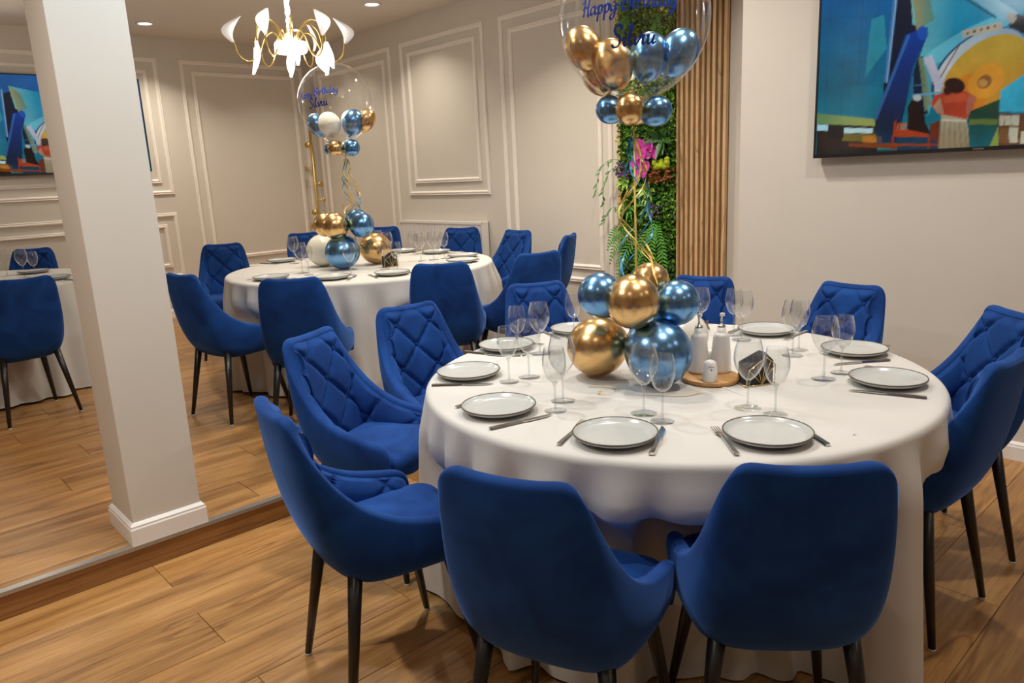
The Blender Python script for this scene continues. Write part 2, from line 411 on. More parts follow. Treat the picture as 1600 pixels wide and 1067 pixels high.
frame('W', -8.18, -6.612, .545, 2.736); frame('W', -8.065, -6.728, .655, 2.630)
frame('W', -6.437, -5.178, 1.268, 2.738); frame('W', -6.320, -5.292, 1.388, 2.636)
frame('W', -4.972, -3.756, .545, 2.740); frame('W', -4.860, -3.857, .655, 2.626)

# ------------------------------------------------------------------ chair
E_ = [(-.345,0,.872),(-.342,.08,.874),(-.336,.142,.878),(-.324,.180,.866),(-.303,.202,.828),(-.262,.220,.758),(-.205,.236,.680),(-.13,.250,.612),(-.03,.260,.562),(.08,.264,.535),(.150,.262,.522),(.186,.256,.498),(.199,.250,.455),(.194,.243,.40)]
B_ = [(-.105,0,.372),(-.104,.055,.372),(-.10,.10,.372),(-.092,.13,.373),(-.08,.148,.374),(-.062,.160,.375),(-.04,.168,.376),(-.015,.173,.377),(.015,.177,.378),(.07,.182,.380),(.115,.188,.382),(.145,.195,.385),(.165,.205,.388),(.18,.215,.392)]
K_ = [(-.300,0,.372),(-.297,.098,.372),(-.287,.172,.376),(-.268,.222,.38),(-.242,.250,.385),(-.205,.266,.39),(-.152,.274,.395),(-.085,.278,.40),(-.01,.281,.404),(.07,.281,.408),(.13,.278,.412),(.165,.272,.416),(.183,.264,.418),(.189,.25,.40)]
def half(a, n=3): return cr_curve([(x*.88, y*.845, z*.99) for x, y, z in a], n)
def mirror(h):
    m = h[1:][::-1].copy(); m[:, 1] *= -1
    return np.vstack([m, h])
def build_chair():
    root = empty('dining_chair')
    Ec, Bc, Kc = mirror(half(E_)), mirror(half(B_)), mirror(half(K_))
    n = len(Ec); NV = 14; rim = 6; th = .040
    # inward direction in plan
    inw = []
    for i in range(n):
        t = Kc[min(i+1, n-1)]-Kc[max(i-1, 0)]; t[2] = 0; t /= np.linalg.norm(t)
        inw.append(np.array([t[1], -t[0], 0]))
    inw = np.array(inw)
    if inw[n//2][0] < 0: inw = -inw
    v = []; f = []
    rows = NV+rim+1
    Ii = []; 
    for i in range(n):
        for j in range(NV+1):
            t = j/NV; p = (1-t)**2*Bc[i]+2*t*(1-t)*Kc[i]+t*t*Ec[i]; v.append(p)
        up = Ec[i]-Kc[i]; up /= np.linalg.norm(up)
        s = min(1, max(.55, (Ec[i][2]-.40)/.12))
        for k in range(1, rim+1):
            a = PI*k/rim
            v.append(Ec[i]+inw[i]*(th*s*(1-math.cos(a))/2)+up*(th*.42*math.sin(a)))
        Ii.append(Ec[i]+inw[i]*th*s)
    for i in range(n-1):
        for j in range(rows-1):
            f.append((i*rows+j, (i+1)*rows+j, (i+1)*rows+j+1, i*rows+j+1))
    # underside
    c = len(v); v.append((0, 0, .364))
    for i in range(n-1): f.append((i*rows, c, (i+1)*rows))
    f.append(((n-1)*rows, c, 0))
    link('shell', mesh('chair_shell', v, f), M['velvet'], root)
    # tufted inner pad
    NP = 56; fine = 3
    Ii = np.array(Ii)
    idx = np.linspace(0, n-1, (n-1)*fine+1)
    def interp(A): return np.array([[np.interp(q, np.arange(n), A[:, k]) for k in range(3)] for q in idx])
    I2, K2, N2 = interp(Ii), interp(Kc), interp(inw)
    Q2 = K2+N2*.080; Q2[:, 2] = .462
    top_gap = np.maximum(.0, 1)
    mid = (I2+Q2)/2
    arc = np.concatenate([[0], np.cumsum(np.linalg.norm(np.diff(Q2[:, :2], axis=0), axis=1))]); arc -= arc[len(arc)//2]
    SP = .195
    v = []; f = []; m = len(I2)
    def tuft(a, z):
        p = a/SP+(z-.80)/SP+.5; q = a/SP-(z-.80)/SP+.5
        d = min(abs(p-round(p)), abs(q-round(q)))*SP; c = math.hypot(p-round(p), q-round(q))*SP
        return (1-math.exp(-d/.0075))*(1-.55*math.exp(-(c/.022)**2))+.25*(abs(math.sin(PI*p))*abs(math.sin(PI*q)))**.5
    pos = {}
    for i in range(m):
        nn = N2[i]
        for j in range(NP+1):
            t = j/NP
            base = I2[i]*(1-t)+Q2[i]*t
            edge = min(1, t/.06)*1.0
            h = tuft(arc[i]*(1-.12*(base[2]-.45)), base[2])*.019*edge*min(1, (I2[i][2]-.46)/.08 if I2[i][2] > .46 else 0)
            bul = .010*math.sin(PI*t)
            v.append(base+nn*(h+bul-.003)); pos[(i, j)] = v[-1]
    for i in range(m-1):
        for j in range(NP):
            f.append((i*(NP+1)+j, i*(NP+1)+j+1, (i+1)*(NP+1)+j+1, (i+1)*(NP+1)+j))
    link('tufted_back', mesh('chair_pad', v, f), M['velvet'], root)
    # buttons where the seams cross
    bm = mesh('tuft_button', *(lambda b: (b.v, b.f))(MB().ball((0, 0, 0), .009, 8, 6)))
    seen = []
    for i in range(m):
        for j in range(2, NP-1):
            p = v[i*(NP+1)+j]; a = arc[i]*(1-.12*(p[2]-.45))
            u_ = a/SP+(p[2]-.80)/SP+.5; w_ = a/SP-(p[2]-.80)/SP+.5
            d = abs(u_-round(u_))+abs(w_-round(w_))
            if d < .16 and p[2] > .53 and I2[i][2]-p[2] > .03:
                for s in seen:
                    if np.linalg.norm(s[1]-p) < .08:
                        if d < s[0]: s[0] = d; s[1] = p; s[2] = i
                        break
                else: seen.append([d, p, i])
    for d, p, i in seen:
        link('button', bm, M['velvet'], root, tuple(np.array(p)+N2[i]*.001))
    # seat cushion
    def ring(ins, z):
        x0, x1, hw = -.170+ins*1.2, .232-ins*.5, .194-ins; rr = .06; out = []
        corners = [(x1-rr, hw-rr, 0), (x0+rr, hw-rr, PI/2), (x0+rr, -hw+rr, PI), (x1-rr, -hw+rr, 1.5*PI)]
        for (cx, cy, a0) in corners:
            for k in range(7):
                a = a0+PI/2*k/6; out.append((cx+rr*math.cos(a), cy+rr*math.sin(a), z))
        return out
    v = []; f = []
    lv = [(.10, .392), (.06, .396), (.028, .405), (.008, .420), (0, .440), (0, .456), (.004, .468), (.014, .480), (.032, .487), (.07, .492), (.11, .495)]
    for ins, z in lv: v += ring(ins, z)
    q = 28
    for l in range(len(lv)-1):
        for k in range(q): f.append((l*q+k, l*q+(k+1) % q, (l+1)*q+(k+1) % q, (l+1)*q+k))
    f.append(tuple(range(q))[::-1]); f.append(tuple((len(lv)-1)*q+k for k in range(q)))
    link('seat', mesh('chair_seat', v, f), M['velvet'], root)
    # legs
    gm = mesh('leg_glide', *(lambda b: (b.v, b.f))(MB().lathe([(0, 0), (.0105, 0), (.0115, .002), (.0115, .007), (0, .007)], 12)))
    for sx in (-1, 1):
        for sy in (-1, 1):
            ft = Vector((.208*sx-.004, (.200 if sx < 0 else .205)*sy, .006)); tp = Vector((.132*sx-.008, .142*sy, .445))
            lg = MB().tube([ft, ft.lerp(tp, .5), tp], [.0105, .0160, .0215], 14).build('leg', M['leg'], root)
            link('glide', gm, M['glide'], lg, (ft.x, ft.y, 0))
    return root

chair0 = build_chair(); _used = [False]
def place_chair(x, y, deg, z, label, group):
    if not _used[0]: c = chair0; _used[0] = True
    else: c = copy_tree(chair0)
    c.location = (x, y, z); c.rotation_euler = (0, 0, R(deg))
    return tag(c, label, 'chair', group)
FRONT = [
 (-.800, 1.522, 133.0, 'blue velvet chair seen square from behind, right one of the two nearest chairs'),
 (-1.110, 1.155, 110.0, 'blue velvet chair seen from behind at bottom centre, left one of the two nearest chairs'),
 (-1.772, 1.066, 79.0, 'blue velvet chair in profile at lower left, third nearest to us'),
 (-2.385, 1.450, 25.0, 'blue velvet chair with tufted back, second chair up the left side of the front table'),
 (-2.555, 1.905, -6.0, 'blue velvet chair with tufted back, third chair up the left side of the front table'),
 (-2.545, 2.600, -28.0, 'blue velvet chair facing us behind the wine glasses left of the front balloons'),
 (-2.105, 3.065, -78.0, 'blue velvet chair at the back of the front table, before the oak slats'),
 (-1.485, 3.175, -98.0, 'blue velvet chair behind the front table, before the bare wall left of the television'),
 (-.895, 2.905, -130.0, 'blue velvet chair with tufted back at the right edge, below the near television'),
 (-.835, 2.430, 177.0, 'blue velvet chair on the right of the front table, dark outer side towards us'),
]
for x, y, a, l in FRONT: place_chair(x, y, a, 0, l, 'chairs around the front table')
BACK = [
 (-5.98, 2.345, -25.0, 'tufted blue velvet chair at the left end of the far table, against the panelled wall'),
 (-4.380, 1.725, 101.0, 'blue velvet chair just right of the pillar, back in profile'),
 (-3.735, 1.890, 140.0, 'blue velvet chair seen from behind, left one on the near side of the far table'),
 (-3.495, 2.675, 138.0, 'blue velvet chair seen from behind, right one on the near side of the far table'),
 (-6.330, 3.350, -10.0, 'blue velvet chair beyond the far table, half hidden by glasses left of its balloons'),
 (-6.180, 3.930, -48.0, 'blue velvet chair beyond the far table, at the left end of the radiator'),
 (-5.17, 4.08, -54.0, 'blue velvet chair beyond the far table, before the right end of the radiator'),
 (-4.55, 3.99, -90.0, 'tufted blue velvet chair at the right end of the far table, turned towards it'),
 (-3.42, 3.165, 169.0, 'blue velvet chair turned away from us, behind the tufted chair left of the front balloons'),
 (-4.05, 3.97, -152.0, 'blue velvet chair seen edge-on by the panelled wall left of the plant wall'),
]
for x, y, a, l in BACK: place_chair(x, y, a, STEP, l, 'chairs around the far table')
LEFT = [
 (-5.40, .800, 188.0, 'blue velvet chair seen from behind at the left edge, left of the pillar'),
 (-7.66, 1.30, -22.0, 'blue velvet chair beyond the left table, under the far television'),
]
for x, y, a, l in LEFT: place_chair(x, y, a, STEP, l, 'chairs around the left table')

# ------------------------------------------------------------------ tables with cloths
def table(cx, cy, rad, z0, chairs, seed, label, cl_label, nf=19, amp=.042, flare=.035):
    rnd = random.Random(seed)
    t = tag(empty('round_table', (cx, cy, z0)), label, 'table', 'round banquet tables')
    MB().lathe([(0, TT-.032), (rad-.012, TT-.032), (rad-.006, TT-.026), (rad-.006, TT-.010), (rad-.012, TT-.005), (0, TT-.005)], 48).build('table_top', M['table_wood'], t)
    for k in range(4):
        a = PI/4+k*PI/2
        MB().tube([(.34*rad*math.cos(a), .34*rad*math.sin(a), 0.0), (.30*rad*math.cos(a), .30*rad*math.sin(a), TT-.03)], .022, 10).build('leg', M['leg'], t)
    # cloth
    NA = 360
    ph = [rnd.uniform(0, 2*PI) for _ in range(6)]
    lev = []
    for k in range(1, 11): lev.append(('top', (rad-.03)*k/10))
    for k in range(1, 6): lev.append(('edge', k/5))
    for k in range(1, 19): lev.append(('drop', k/18))
    er = .022
    v = [(cx, cy, z0+TT)]
    for kind, s in lev:
        for i in range(NA):
            a = 2*PI*i/NA
            warp = a+.07*math.sin(2*a+ph[0])+.05*math.sin(5*a+ph[1])
            fold = .62*math.cos(nf*warp+ph[2])+.38*math.cos((nf+5)*warp+ph[3])
            fold = 1-1.55*(1-min(1.0, max(0.0, .5+.5*fold)))**1.7
            if kind == 'top': r = s; z = TT+.0006*math.sin(a*7+s*9+ph[4])
            elif kind == 'edge':
                b = PI/2*s; r = rad-.03+.008+er*math.sin(b)-.0*s; z = TT-er*(1-math.cos(b))
            else:
                d = s; z = (TT-er)*(1-d)+.012*d+.006*math.sin(3*a+ph[5])*d
                r = rad+flare*d**1.1; off = amp*(min(1, d*5.5)**.9)*fold*(.8+.55*d)*(.85+.3*math.sin(3*a+ph[4])); keep = 1.0
            x, y = cx+r*math.cos(a), cy+r*math.sin(a)
            if kind == 'drop':
                for (qx, qy, qa, _) in chairs:
                    fx, fy = math.cos(R(qa)), math.sin(R(qa)); dx, dy = x-qx, y-qy
                    lx, ly = dx*fx+dy*fy, -dx*fy+dy*fx
                    lim = .275
                    if lx < lim and lx > -.45 and abs(ly) < .38:
                        wy = max(0.0, min(1, (.38-abs(ly))/.15)); wy = wy*wy*(3-2*wy)
                        wz = max(0, min(1, (.625-z)/.12)); wz = wz*wz*(3-2*wz)
                        push = (lim-lx)*wy*wz
                        x += fx*push; y += fy*push; keep = min(keep, 1-.6*wy*wz)
            if kind == 'drop': x += off*keep*math.cos(a); y += off*keep*math.sin(a)
            v.append((x, y, z0+z))
    f = [(0, 1+i, 1+(i+1) % NA) for i in range(NA)]
    for l in range(len(lev)-1):
        for i in range(NA):
            j = (i+1) % NA
            f.append((1+l*NA+i, 1+(l+1)*NA+i, 1+(l+1)*NA+j, 1+l*NA+j))
    c = link('tablecloth', mesh('tablecloth', v, f), M['cloth'])
    tag(c, cl_label, 'tablecloth', 'white round tablecloths')
    return c
FC = (-1.49, 2.095); FR = .852
BC = (-4.66, 2.83); BR = .935
LC = (-6.60, .62); LR = .93
front_cloth = table(*FC, FR, 0, FRONT, 3, 'round table hidden under the front white tablecloth', 'white cloth hanging to the floor over the front round table', 29, .055)
table(*BC, BR, STEP, BACK, 5, 'round table hidden under the far white tablecloth', 'white cloth hanging to the floor over the far round table', 32, .052)
table(*LC, LR, STEP, LEFT, 8, 'round table hidden under the white tablecloth left of the pillar', 'white cloth over the round table cut by the left edge of the picture', 33)

# ironed crease across the front cloth
_a, _b = Vector((-1.267, 2.039, TT)), Vector((-0.701, 1.841, TT)); _b = _a.lerp(_b, .9); _d = (_b-_a).normalized(); _n = Vector((-_d.y, _d.x, 0)); _z = Vector((0, 0, 1))
link('crease', mesh('crease', [_a, _a+_n*.006+_z*.0025, _a+_n*.018, _b, _b+_n*.006+_z*.0025, _b+_n*.018], [(0, 3, 4, 1), (1, 4, 5, 2)]), M['cloth'], front_cloth)
# ------------------------------------------------------------------ plates, cutlery, glasses
def build_plate():
    r = empty('dinner_plate')
    MB().lathe([(0, .0), (.062, .0), (.066, .003), (.090, .006), (.108, .014), (.1135, .0205), (.1125, .0225), (.1105, .0222), (.104, .0155), (.092, .0115), (.07, .0105), (0, .0105)], 48).build('plate_body', M['plate'], r)
    MB().lathe([(.1138, .0200), (.1145, .0222), (.1130, .0240), (.1108, .0238), (.1108, .0222), (.1130, .0205)], 48, close=True).build('rim', M['plate_rim'], r)
    return r
def build_fork():
    r = empty('dinner_fork')
    v = []; f = []
    # handle along +x from 0 to .135, neck to .15, tines to .205
    sec = [(0, .0055, .0035), (.004, .0075, .004), (.05, .0060, .004), (.10, .0036, .004), (.128, .0032, .0045), (.142, .007, .004), (.152, .0105, .003), (.160, .0115, .003)]
    for x, hw, z in sec: v += [(x, -hw, z), (x, hw, z), (x, hw*.85, z+.0024), (x, -hw*.85, z+.0024)]
    for i in range(len(sec)-1):
        for k in range(4): f.append((i*4+k, i*4+(k+1) % 4, i*4+4+(k+1) % 4, i*4+4+k))
    f += [(3, 2, 1, 0), tuple(4*(len(sec)-1)+k for k in range(4))]
    link('handle', mesh('fork_handle', v, f, False), M['steel'], r)
    tm = MB().box(.159, .203, -.0011, .0011, .0035, .0055)
    tme = mesh('fork_tine', tm.v, tm.f, False)
    for k in range(4): link('tine', tme, M['steel'], r, (0, -.0093+k*.0062, 0))
    return r
def build_knife():
    r = empty('table_knife')
    v = []; f = []
    sec = [(0, .006, .0008, .006), (.004, .0085, .0005, .0065), (.06, .0070, .0005, .0065), (.105, .0055, .0008, .006)]
    for x, hw, z, z1 in sec: v += [(x, -hw, z), (x, hw, z), (x, hw*.8, z1), (x, -hw*.8, z1)]
    for i in range(len(sec)-1):
        for k in range(4): f.append((i*4+k, i*4+(k+1) % 4, i*4+4+(k+1) % 4, i*4+4+k))
    f += [(3, 2, 1, 0), tuple(4*(len(sec)-1)+k for k in range(4))]
    link('handle', mesh('knife_handle', v, f, False), M['steel'], r)
    b = [(.105, -.005), (.12, -.0085), (.185, -.0075), (.207, .002), (.212, .0075), (.12, .0075), (.105, .005)]
    v = [(x, y, .002) for x, y in b]+[(x, y, .0042) for x, y in b]; k = len(b)
    f = [tuple(range(k))[::-1], tuple(range(k, 2*k))]+[(i, (i+1) % k, k+(i+1) % k, k+i) for i in range(k)]
    link('blade', mesh('knife_blade', v, f, False), M['steel'], r)
    return r
def build_glass(big):
    r = empty('wine_glass')
    k = 1.0
    if big: H, fr, bw, rm, b0 = .205, .038, .0425, .033, .088
    else: H, fr, bw, rm, b0 = .194, .0335, .036, .029, .090
    MB().lathe([(0, 0), (fr, 0), (fr+.0006, .0012), (fr, .0022), (fr*.6, .0040), (.008, .0075), (0, .0085)], 28).build('foot', M['glass'], r)
    MB().lathe([(0, .0075), (.0065, .0075), (.0042, .013), (.0036, .03), (.0036, b0-.022), (.0045, b0-.010), (.009, b0-.001), (0, b0+.002)], 14).build('stem', M['glass_thick'], r)
    bh = H-b0
    out = [(.002, b0-.003), (.012, b0+.001), (.024, b0+bh*.12), (bw*.86, b0+bh*.30), (bw*.985, b0+bh*.46), (bw, b0+bh*.56), (bw*.96, b0+bh*.72), (rm*1.06, b0+bh*.92), (rm, H)]
    oc = cr_curve(out, 4)
    inn = [(max(0, a-.0013), z+.0012) for a, z in oc[::-1]]; inn[0] = (rm-.0012, H)
    MB().lathe([tuple(p) for p in oc]+inn+[(0, b0+.006)], 32).build('bowl', M['glass'], r)
    return r
PROTO = {}
def put(kind, builder, x, y, z, rz, label, cat, group):
    if kind not in PROTO: PROTO[kind] = o = builder()
    else: o = copy_tree(PROTO[kind])
    o.location = (x, y, z); o.rotation_euler = (0, 0, rz)
    return tag(o, label, cat, group)
def plate(x, y, z, where): put('p', build_plate, x, y, z+.001, random.uniform(0, 6), 'grey plate '+where, 'plate', 'dinner plates')
def fork(x, y, z, tx, ty, where): put('f', build_fork, x, y, z+.001, math.atan2(ty-y, tx-x), 'fork '+where, 'fork', 'steel forks')
def knife(x, y, z, tx, ty, where): put('k', build_knife, x, y, z+.001, math.atan2(ty-y, tx-x), 'knife '+where, 'knife', 'steel knives')
def glass(x, y, z, big, where): put('gb' if big else 'gs', (lambda: build_glass(True)) if big else (lambda: build_glass(False)), x, y, z+.001, random.uniform(0, 6), ('larger' if big else 'smaller')+' wine glass '+where, 'wine glass', 'wine glasses')

SEAT = ['the right of the two nearest chairs', 'the left of the two nearest chairs', 'the lower left chair in profile', 'the second chair up the left side',
        'the third chair up the left side', 'the chair left of the front balloons', 'the chair before the oak slats', 'the chair left of the near television',
        'the right edge chair under the television', 'the dark chair on the right']
PL_ = [(-.911, 1.709), (-1.208, 1.454), (-1.63, 1.417), (-2.015, 1.618), (-2.215, 1.985), (-2.195, 2.385), (-1.90, 2.735), (-1.527, 2.825), (-1.11, 2.70), (-.872, 2.386)]
for (x, y), s in zip(PL_, SEAT): plate(x, y, TT, 'on the front table by '+s)
GL = [((-1.075, 1.896), (-.987, 1.892)), ((-1.278, 1.670), (-1.194, 1.645)), ((-1.545, 1.611), (-1.495, 1.525)), ((-1.826, 1.737), (-1.837, 1.652)),
      ((-2.037, 2.002), (-2.092, 1.936)), ((-2.06, 2.36), (-2.12, 2.29)), ((-1.80, 2.60), (-1.74, 2.67)), ((-1.538, 2.653), (-1.610, 2.712)),
      ((-1.263, 2.536), (-1.284, 2.625)), ((-1.043, 2.312), (-1.031, 2.414))]
for (a, b), s in zip(GL, SEAT):
    glass(a[0], a[1], TT, True, 'on the front table by '+s); glass(b[0], b[1], TT, False, 'on the front table by '+s)
# cutlery: (handle end, pointing to) fork then knife
CT = [((-.904, 1.551), (-1.072, 1.703), (-.769, 1.749), (-.94, 1.877)), ((-1.286, 1.319), (-1.376, 1.539), (-1.064, 1.420), (-1.157, 1.599)),
      ((-1.753, 1.348), (-1.744, 1.563), (-1.521, 1.284), (-1.474, 1.481)), None, ((-2.330, 2.09), (-2.13, 2.11), (-2.312, 1.839), (-2.104, 1.889)),
      None, None, None, ((-1.05, 2.87), (-1.16, 2.69), (-.972, 2.664), (-1.09, 2.50)), ((-.80, 2.515), (-1.0, 2.53), (-.725, 2.292), (-.905, 2.243))]
for i, (x, y) in enumerate(PL_):
    c = CT[i]; s = SEAT[i]
    if c is None:
        dx, dy = FC[0]-x, FC[1]-y; d = math.hypot(dx, dy); dx /= d; dy /= d; nx, ny = -dy, dx
        A = (x-dx*.11+nx*.125, y-dy*.11+ny*.125); B = (x-dx*.11-nx*.125, y-dy*.11-ny*.125)
        c = (A, (A[0]+dx, A[1]+dy), B, (B[0]+dx, B[1]+dy))
    fork(*c[0], TT, *c[1], 'on the front table by '+s); knife(*c[2], TT, *c[3], 'on the front table by '+s)
# far table
ZB = STEP+TT
BSEAT = ['its left end chair', 'the profile chair right of the pillar', 'the left chair seen from behind', 'the right chair seen from behind',
         'the chair left of its balloons', 'the chair at the left end of the radiator', 'the chair at the right end of the radiator', 'the tufted chair at its right end',
         'the chair turned away from us', 'the edge-on chair by the wall']
BP = [(-5.50, 2.62), (-4.55, 2.084), (-4.183, 2.315), (-3.985, 2.63), (-5.42, 3.15), (-5.12, 3.50), (-4.775, 3.58), (-4.33, 3.49), (-3.93, 3.02), (-4.08, 3.28)]
for (x, y), s in zip(BP, BSEAT): plate(x, y, ZB, 'on the far table by '+s)
for x, y, b, s in [(-5.28, 2.62, True, 'left of the white balloon on the far table, farther one'), (-4.66, 2.36, True, 'left of the white balloon on the far table, nearer one'),
                   (-4.511, 2.329, False, 'in front of the white balloon on the far table'), (-4.225, 2.475, True, 'in front of the blue balloon on the far table'),
                   (-4.281, 2.770, False, 'at the left of the black napkins on the far table'), (-4.074, 2.730, False, 'at the right of the black napkins on the far table'),
                   (-4.796, 3.142, True, 'behind the black napkins on the far table'), (-4.436, 3.184, True, 'on the far table before the radiator, left of three'),
                   (-4.409, 3.280, True, 'on the far table before the radiator, middle of three'), (-4.396, 3.371, False, 'on the far table before the radiator, right of three'),
                   (-4.847, 3.415, False, 'farthest on the far table, before the radiator'), (-5.05, 3.22, True, 'behind the gold balloon on the far table')]:
    glass(x, y, ZB, b, s)
for i, (x, y) in enumerate(BP):
    dx, dy = BC[0]-x, BC[1]-y; d = math.hypot(dx, dy); dx /= d; dy /= d; nx, ny = -dy, dx
    fork(x-dx*.1+nx*.125, y-dy*.1+ny*.125, ZB, x+dx+nx*.125, y+dy+ny*.125, 'on the far table by '+BSEAT[i])
    knife(x-dx*.1-nx*.125, y-dy*.1-ny*.125, ZB, x+dx-nx*.125, y+dy-ny*.125, 'on the far table by '+BSEAT[i])
# left table
plate(-6.86, 1.20, ZB, 'on the left table, farther one'); plate(-6.16, 1.19, ZB, 'on the left table, nearer one by the pillar'); plate(-5.92, .72, ZB, 'on the left table before the chair seen from behind')
for x, y, b, s in [(-6.60, 1.09, True, 'on the left table, middle of three in a row'), (-6.43, 1.13, False, 'on the left table, rightmost of three in a row'), (-6.85, 1.02, True, 'on the left table, leftmost of three in a row'), (-6.30, .66, False, 'on the left table at the picture edge')]:
    glass(x, y, ZB, b, s)
knife(-5.93, 1.28, ZB, -6.4, 1.02, 'on the left table beside the nearer plate')

# ------------------------------------------------------------------ condiments and napkins
t = tag(empty('serving_board', (-1.322, 2.088, TT+.001)), 'round wooden board under the oil and vinegar bottles', 'serving board')
MB().lathe([(0, 0), (.092, 0), (.096, .004), (.096, .012), (.092, .015), (0, .015)], 40).build('board', M['tray'], t)
def cruet(x, y, label):
    r = tag(empty('oil_bottle', (x, y, TT+.016)), label, 'bottle', 'oil and vinegar bottles')
    prof = [(0, 0), (.033, 0), (.035, .004)]
    for k in range(14):
        z = .01+k*.0085; rr = .035-.009*(z/.13)**1.5
        prof += [(rr, z), (rr-.0007, z+.004)]
    prof += [(.025, .130), (.018, .134), (.0155, .137), (.0155, .152), (.0, .152)]
    MB().lathe(prof, 30).build('body', M['ceramic'], r)
    MB().lathe([(0, .151), (.0125, .151), (.0135, .154), (.0125, .159), (.006, .161), (.0045, .166), (0, .166)], 18).build('stopper', M['steel'], r)
    MB().tube([(0, 0, .160), (0, 0, .190), (.002, 0, .196)], [.0035, .0038, .0034], 10).build('pourer', M['steel'], r)
    MB().bbox(-.004, .010, -.0055, .0055, .190, .201, .002).build('flap', M['ceramic'], r)
cruet(-1.376, 2.100, 'white ceramic oil bottle with pourer, left of the pair beside the blue balloon')
cruet(-1.322, 2.150, 'white ceramic vinegar bottle with pourer, right of the pair near the black napkins')
def shaker(x, y, label, mark):
    r = tag(empty('pepper_shaker', (x, y, TT+.016)), label, 'shaker', 'white shakers')
    MB().lathe([(0, 0), (.0235, 0), (.025, .003), (.024, .03), (.0205, .058), (.018, .064), (.010, .069), (0, .0705)], 28).build('body', M['ceramic'], r)
    if mark:
        e = MB()
        ang0 = math.atan2(-y, -x)+.22
        def on(a, z, rad): return ((rad)*math.cos(ang0+a/.0235), (rad)*math.sin(ang0+a/.0235), z)
        def arc(pts, wd=.0007):
            P = [on(a, z, .0245-(z/.064)*.004+.0002) for a, z in pts]; e.tube(P, wd, 5)
        arc([(.011*math.cos(q), .046+.006*math.sin(q)) for q in np.linspace(.3, PI-.3, 9)])
        arc([(-.011, .020), (.011, .020)]); arc([(-.010, .026), (-.006, .030), (0, .025), (.005, .030), (.010, .027)])
        arc([(0, .032), (0, .042)]); arc([(-.004, .036), (.004, .036)]); arc([(-.003, .041), (0, .044), (.003, .041), (-.003, .041)], .0011)
        e.build('printed_mark', M['black'], r)
shaker(-1.288, 2.030, 'white pepper shaker with small black printed mark, in front of the bottles', True)
shaker(-1.362, 2.160, 'white salt shaker half hidden behind the bottles', False)

def napkin_holder(x, y, z, rz, label1, label2):
    r = tag(empty('napkin_holder', (x, y, z+.001), rz), label1, 'napkin holder', 'gold wire napkin holders')
    W, Hh, D = .052, .092, .028
    for s in (-1, 1):
        fr_ = [(-W, s*D, .003), (W, s*D, .003), (W, s*D, Hh*.72), (W*.35, s*D, Hh), (-W*.8, s*D, Hh*.6), (-W, s*D, .003)]
        wires = MB()
        for i in range(len(fr_)-1): wires.tube([fr_[i], fr_[i+1]], .0013, 6)
        apex = (W*.1, s*D, .004)
        for q in (fr_[2], fr_[3], fr_[4], (W*.7, s*D, Hh*.86), (-W*.25, s*D, Hh*.8)): wires.tube([apex, q], .001, 6)
        wires.build('wire_side', M['gold_arm'], r)
    MB().tube([(-W, -D, .003), (-W, D, .003)], .0018, 6).tube([(W, -D, .003), (W, D, .003)], .0018, 6).build('wire_base', M['gold_arm'], r)
    nb = tag(empty('paper_napkins', (x, y, z+.006), rz), label2, 'napkins', 'black paper napkins')
    for k in range(6):
        yy = -D+.005+k*(2*D-.010)/6
        v = [(-W*.92, yy, 0), (W*.92, yy, 0), (W*.92, yy, .074+.003*k), (W*.5, yy+.003, .088+.002*k), (-W*.92, yy+.002, .058+.002*k)]
        v2 = [(a, b+.0078, c) for a, b, c in v]; n = 5
        link('napkin', mesh('napkin', v+v2, [tuple(range(n)), tuple(range(n, 2*n))[::-1]]+[(i, (i+1) % n, n+(i+1) % n, n+i) for i in range(n)], False), M['napkin'], nb)
napkin_holder(-1.185, 2.135, TT, R(62), 'gold wire napkin holder on the front table right of the bottles', 'black paper napkins standing in the front table holder')
napkin_holder(-4.365, 2.87, ZB, R(75), 'gold wire napkin holder on the far table right of its balloons', 'black paper napkins standing in the far table holder')
napkin_holder(-6.72, .77, ZB, R(60), 'gold wire napkin holder on the left table at the picture edge', 'black paper napkins standing in the left table holder')

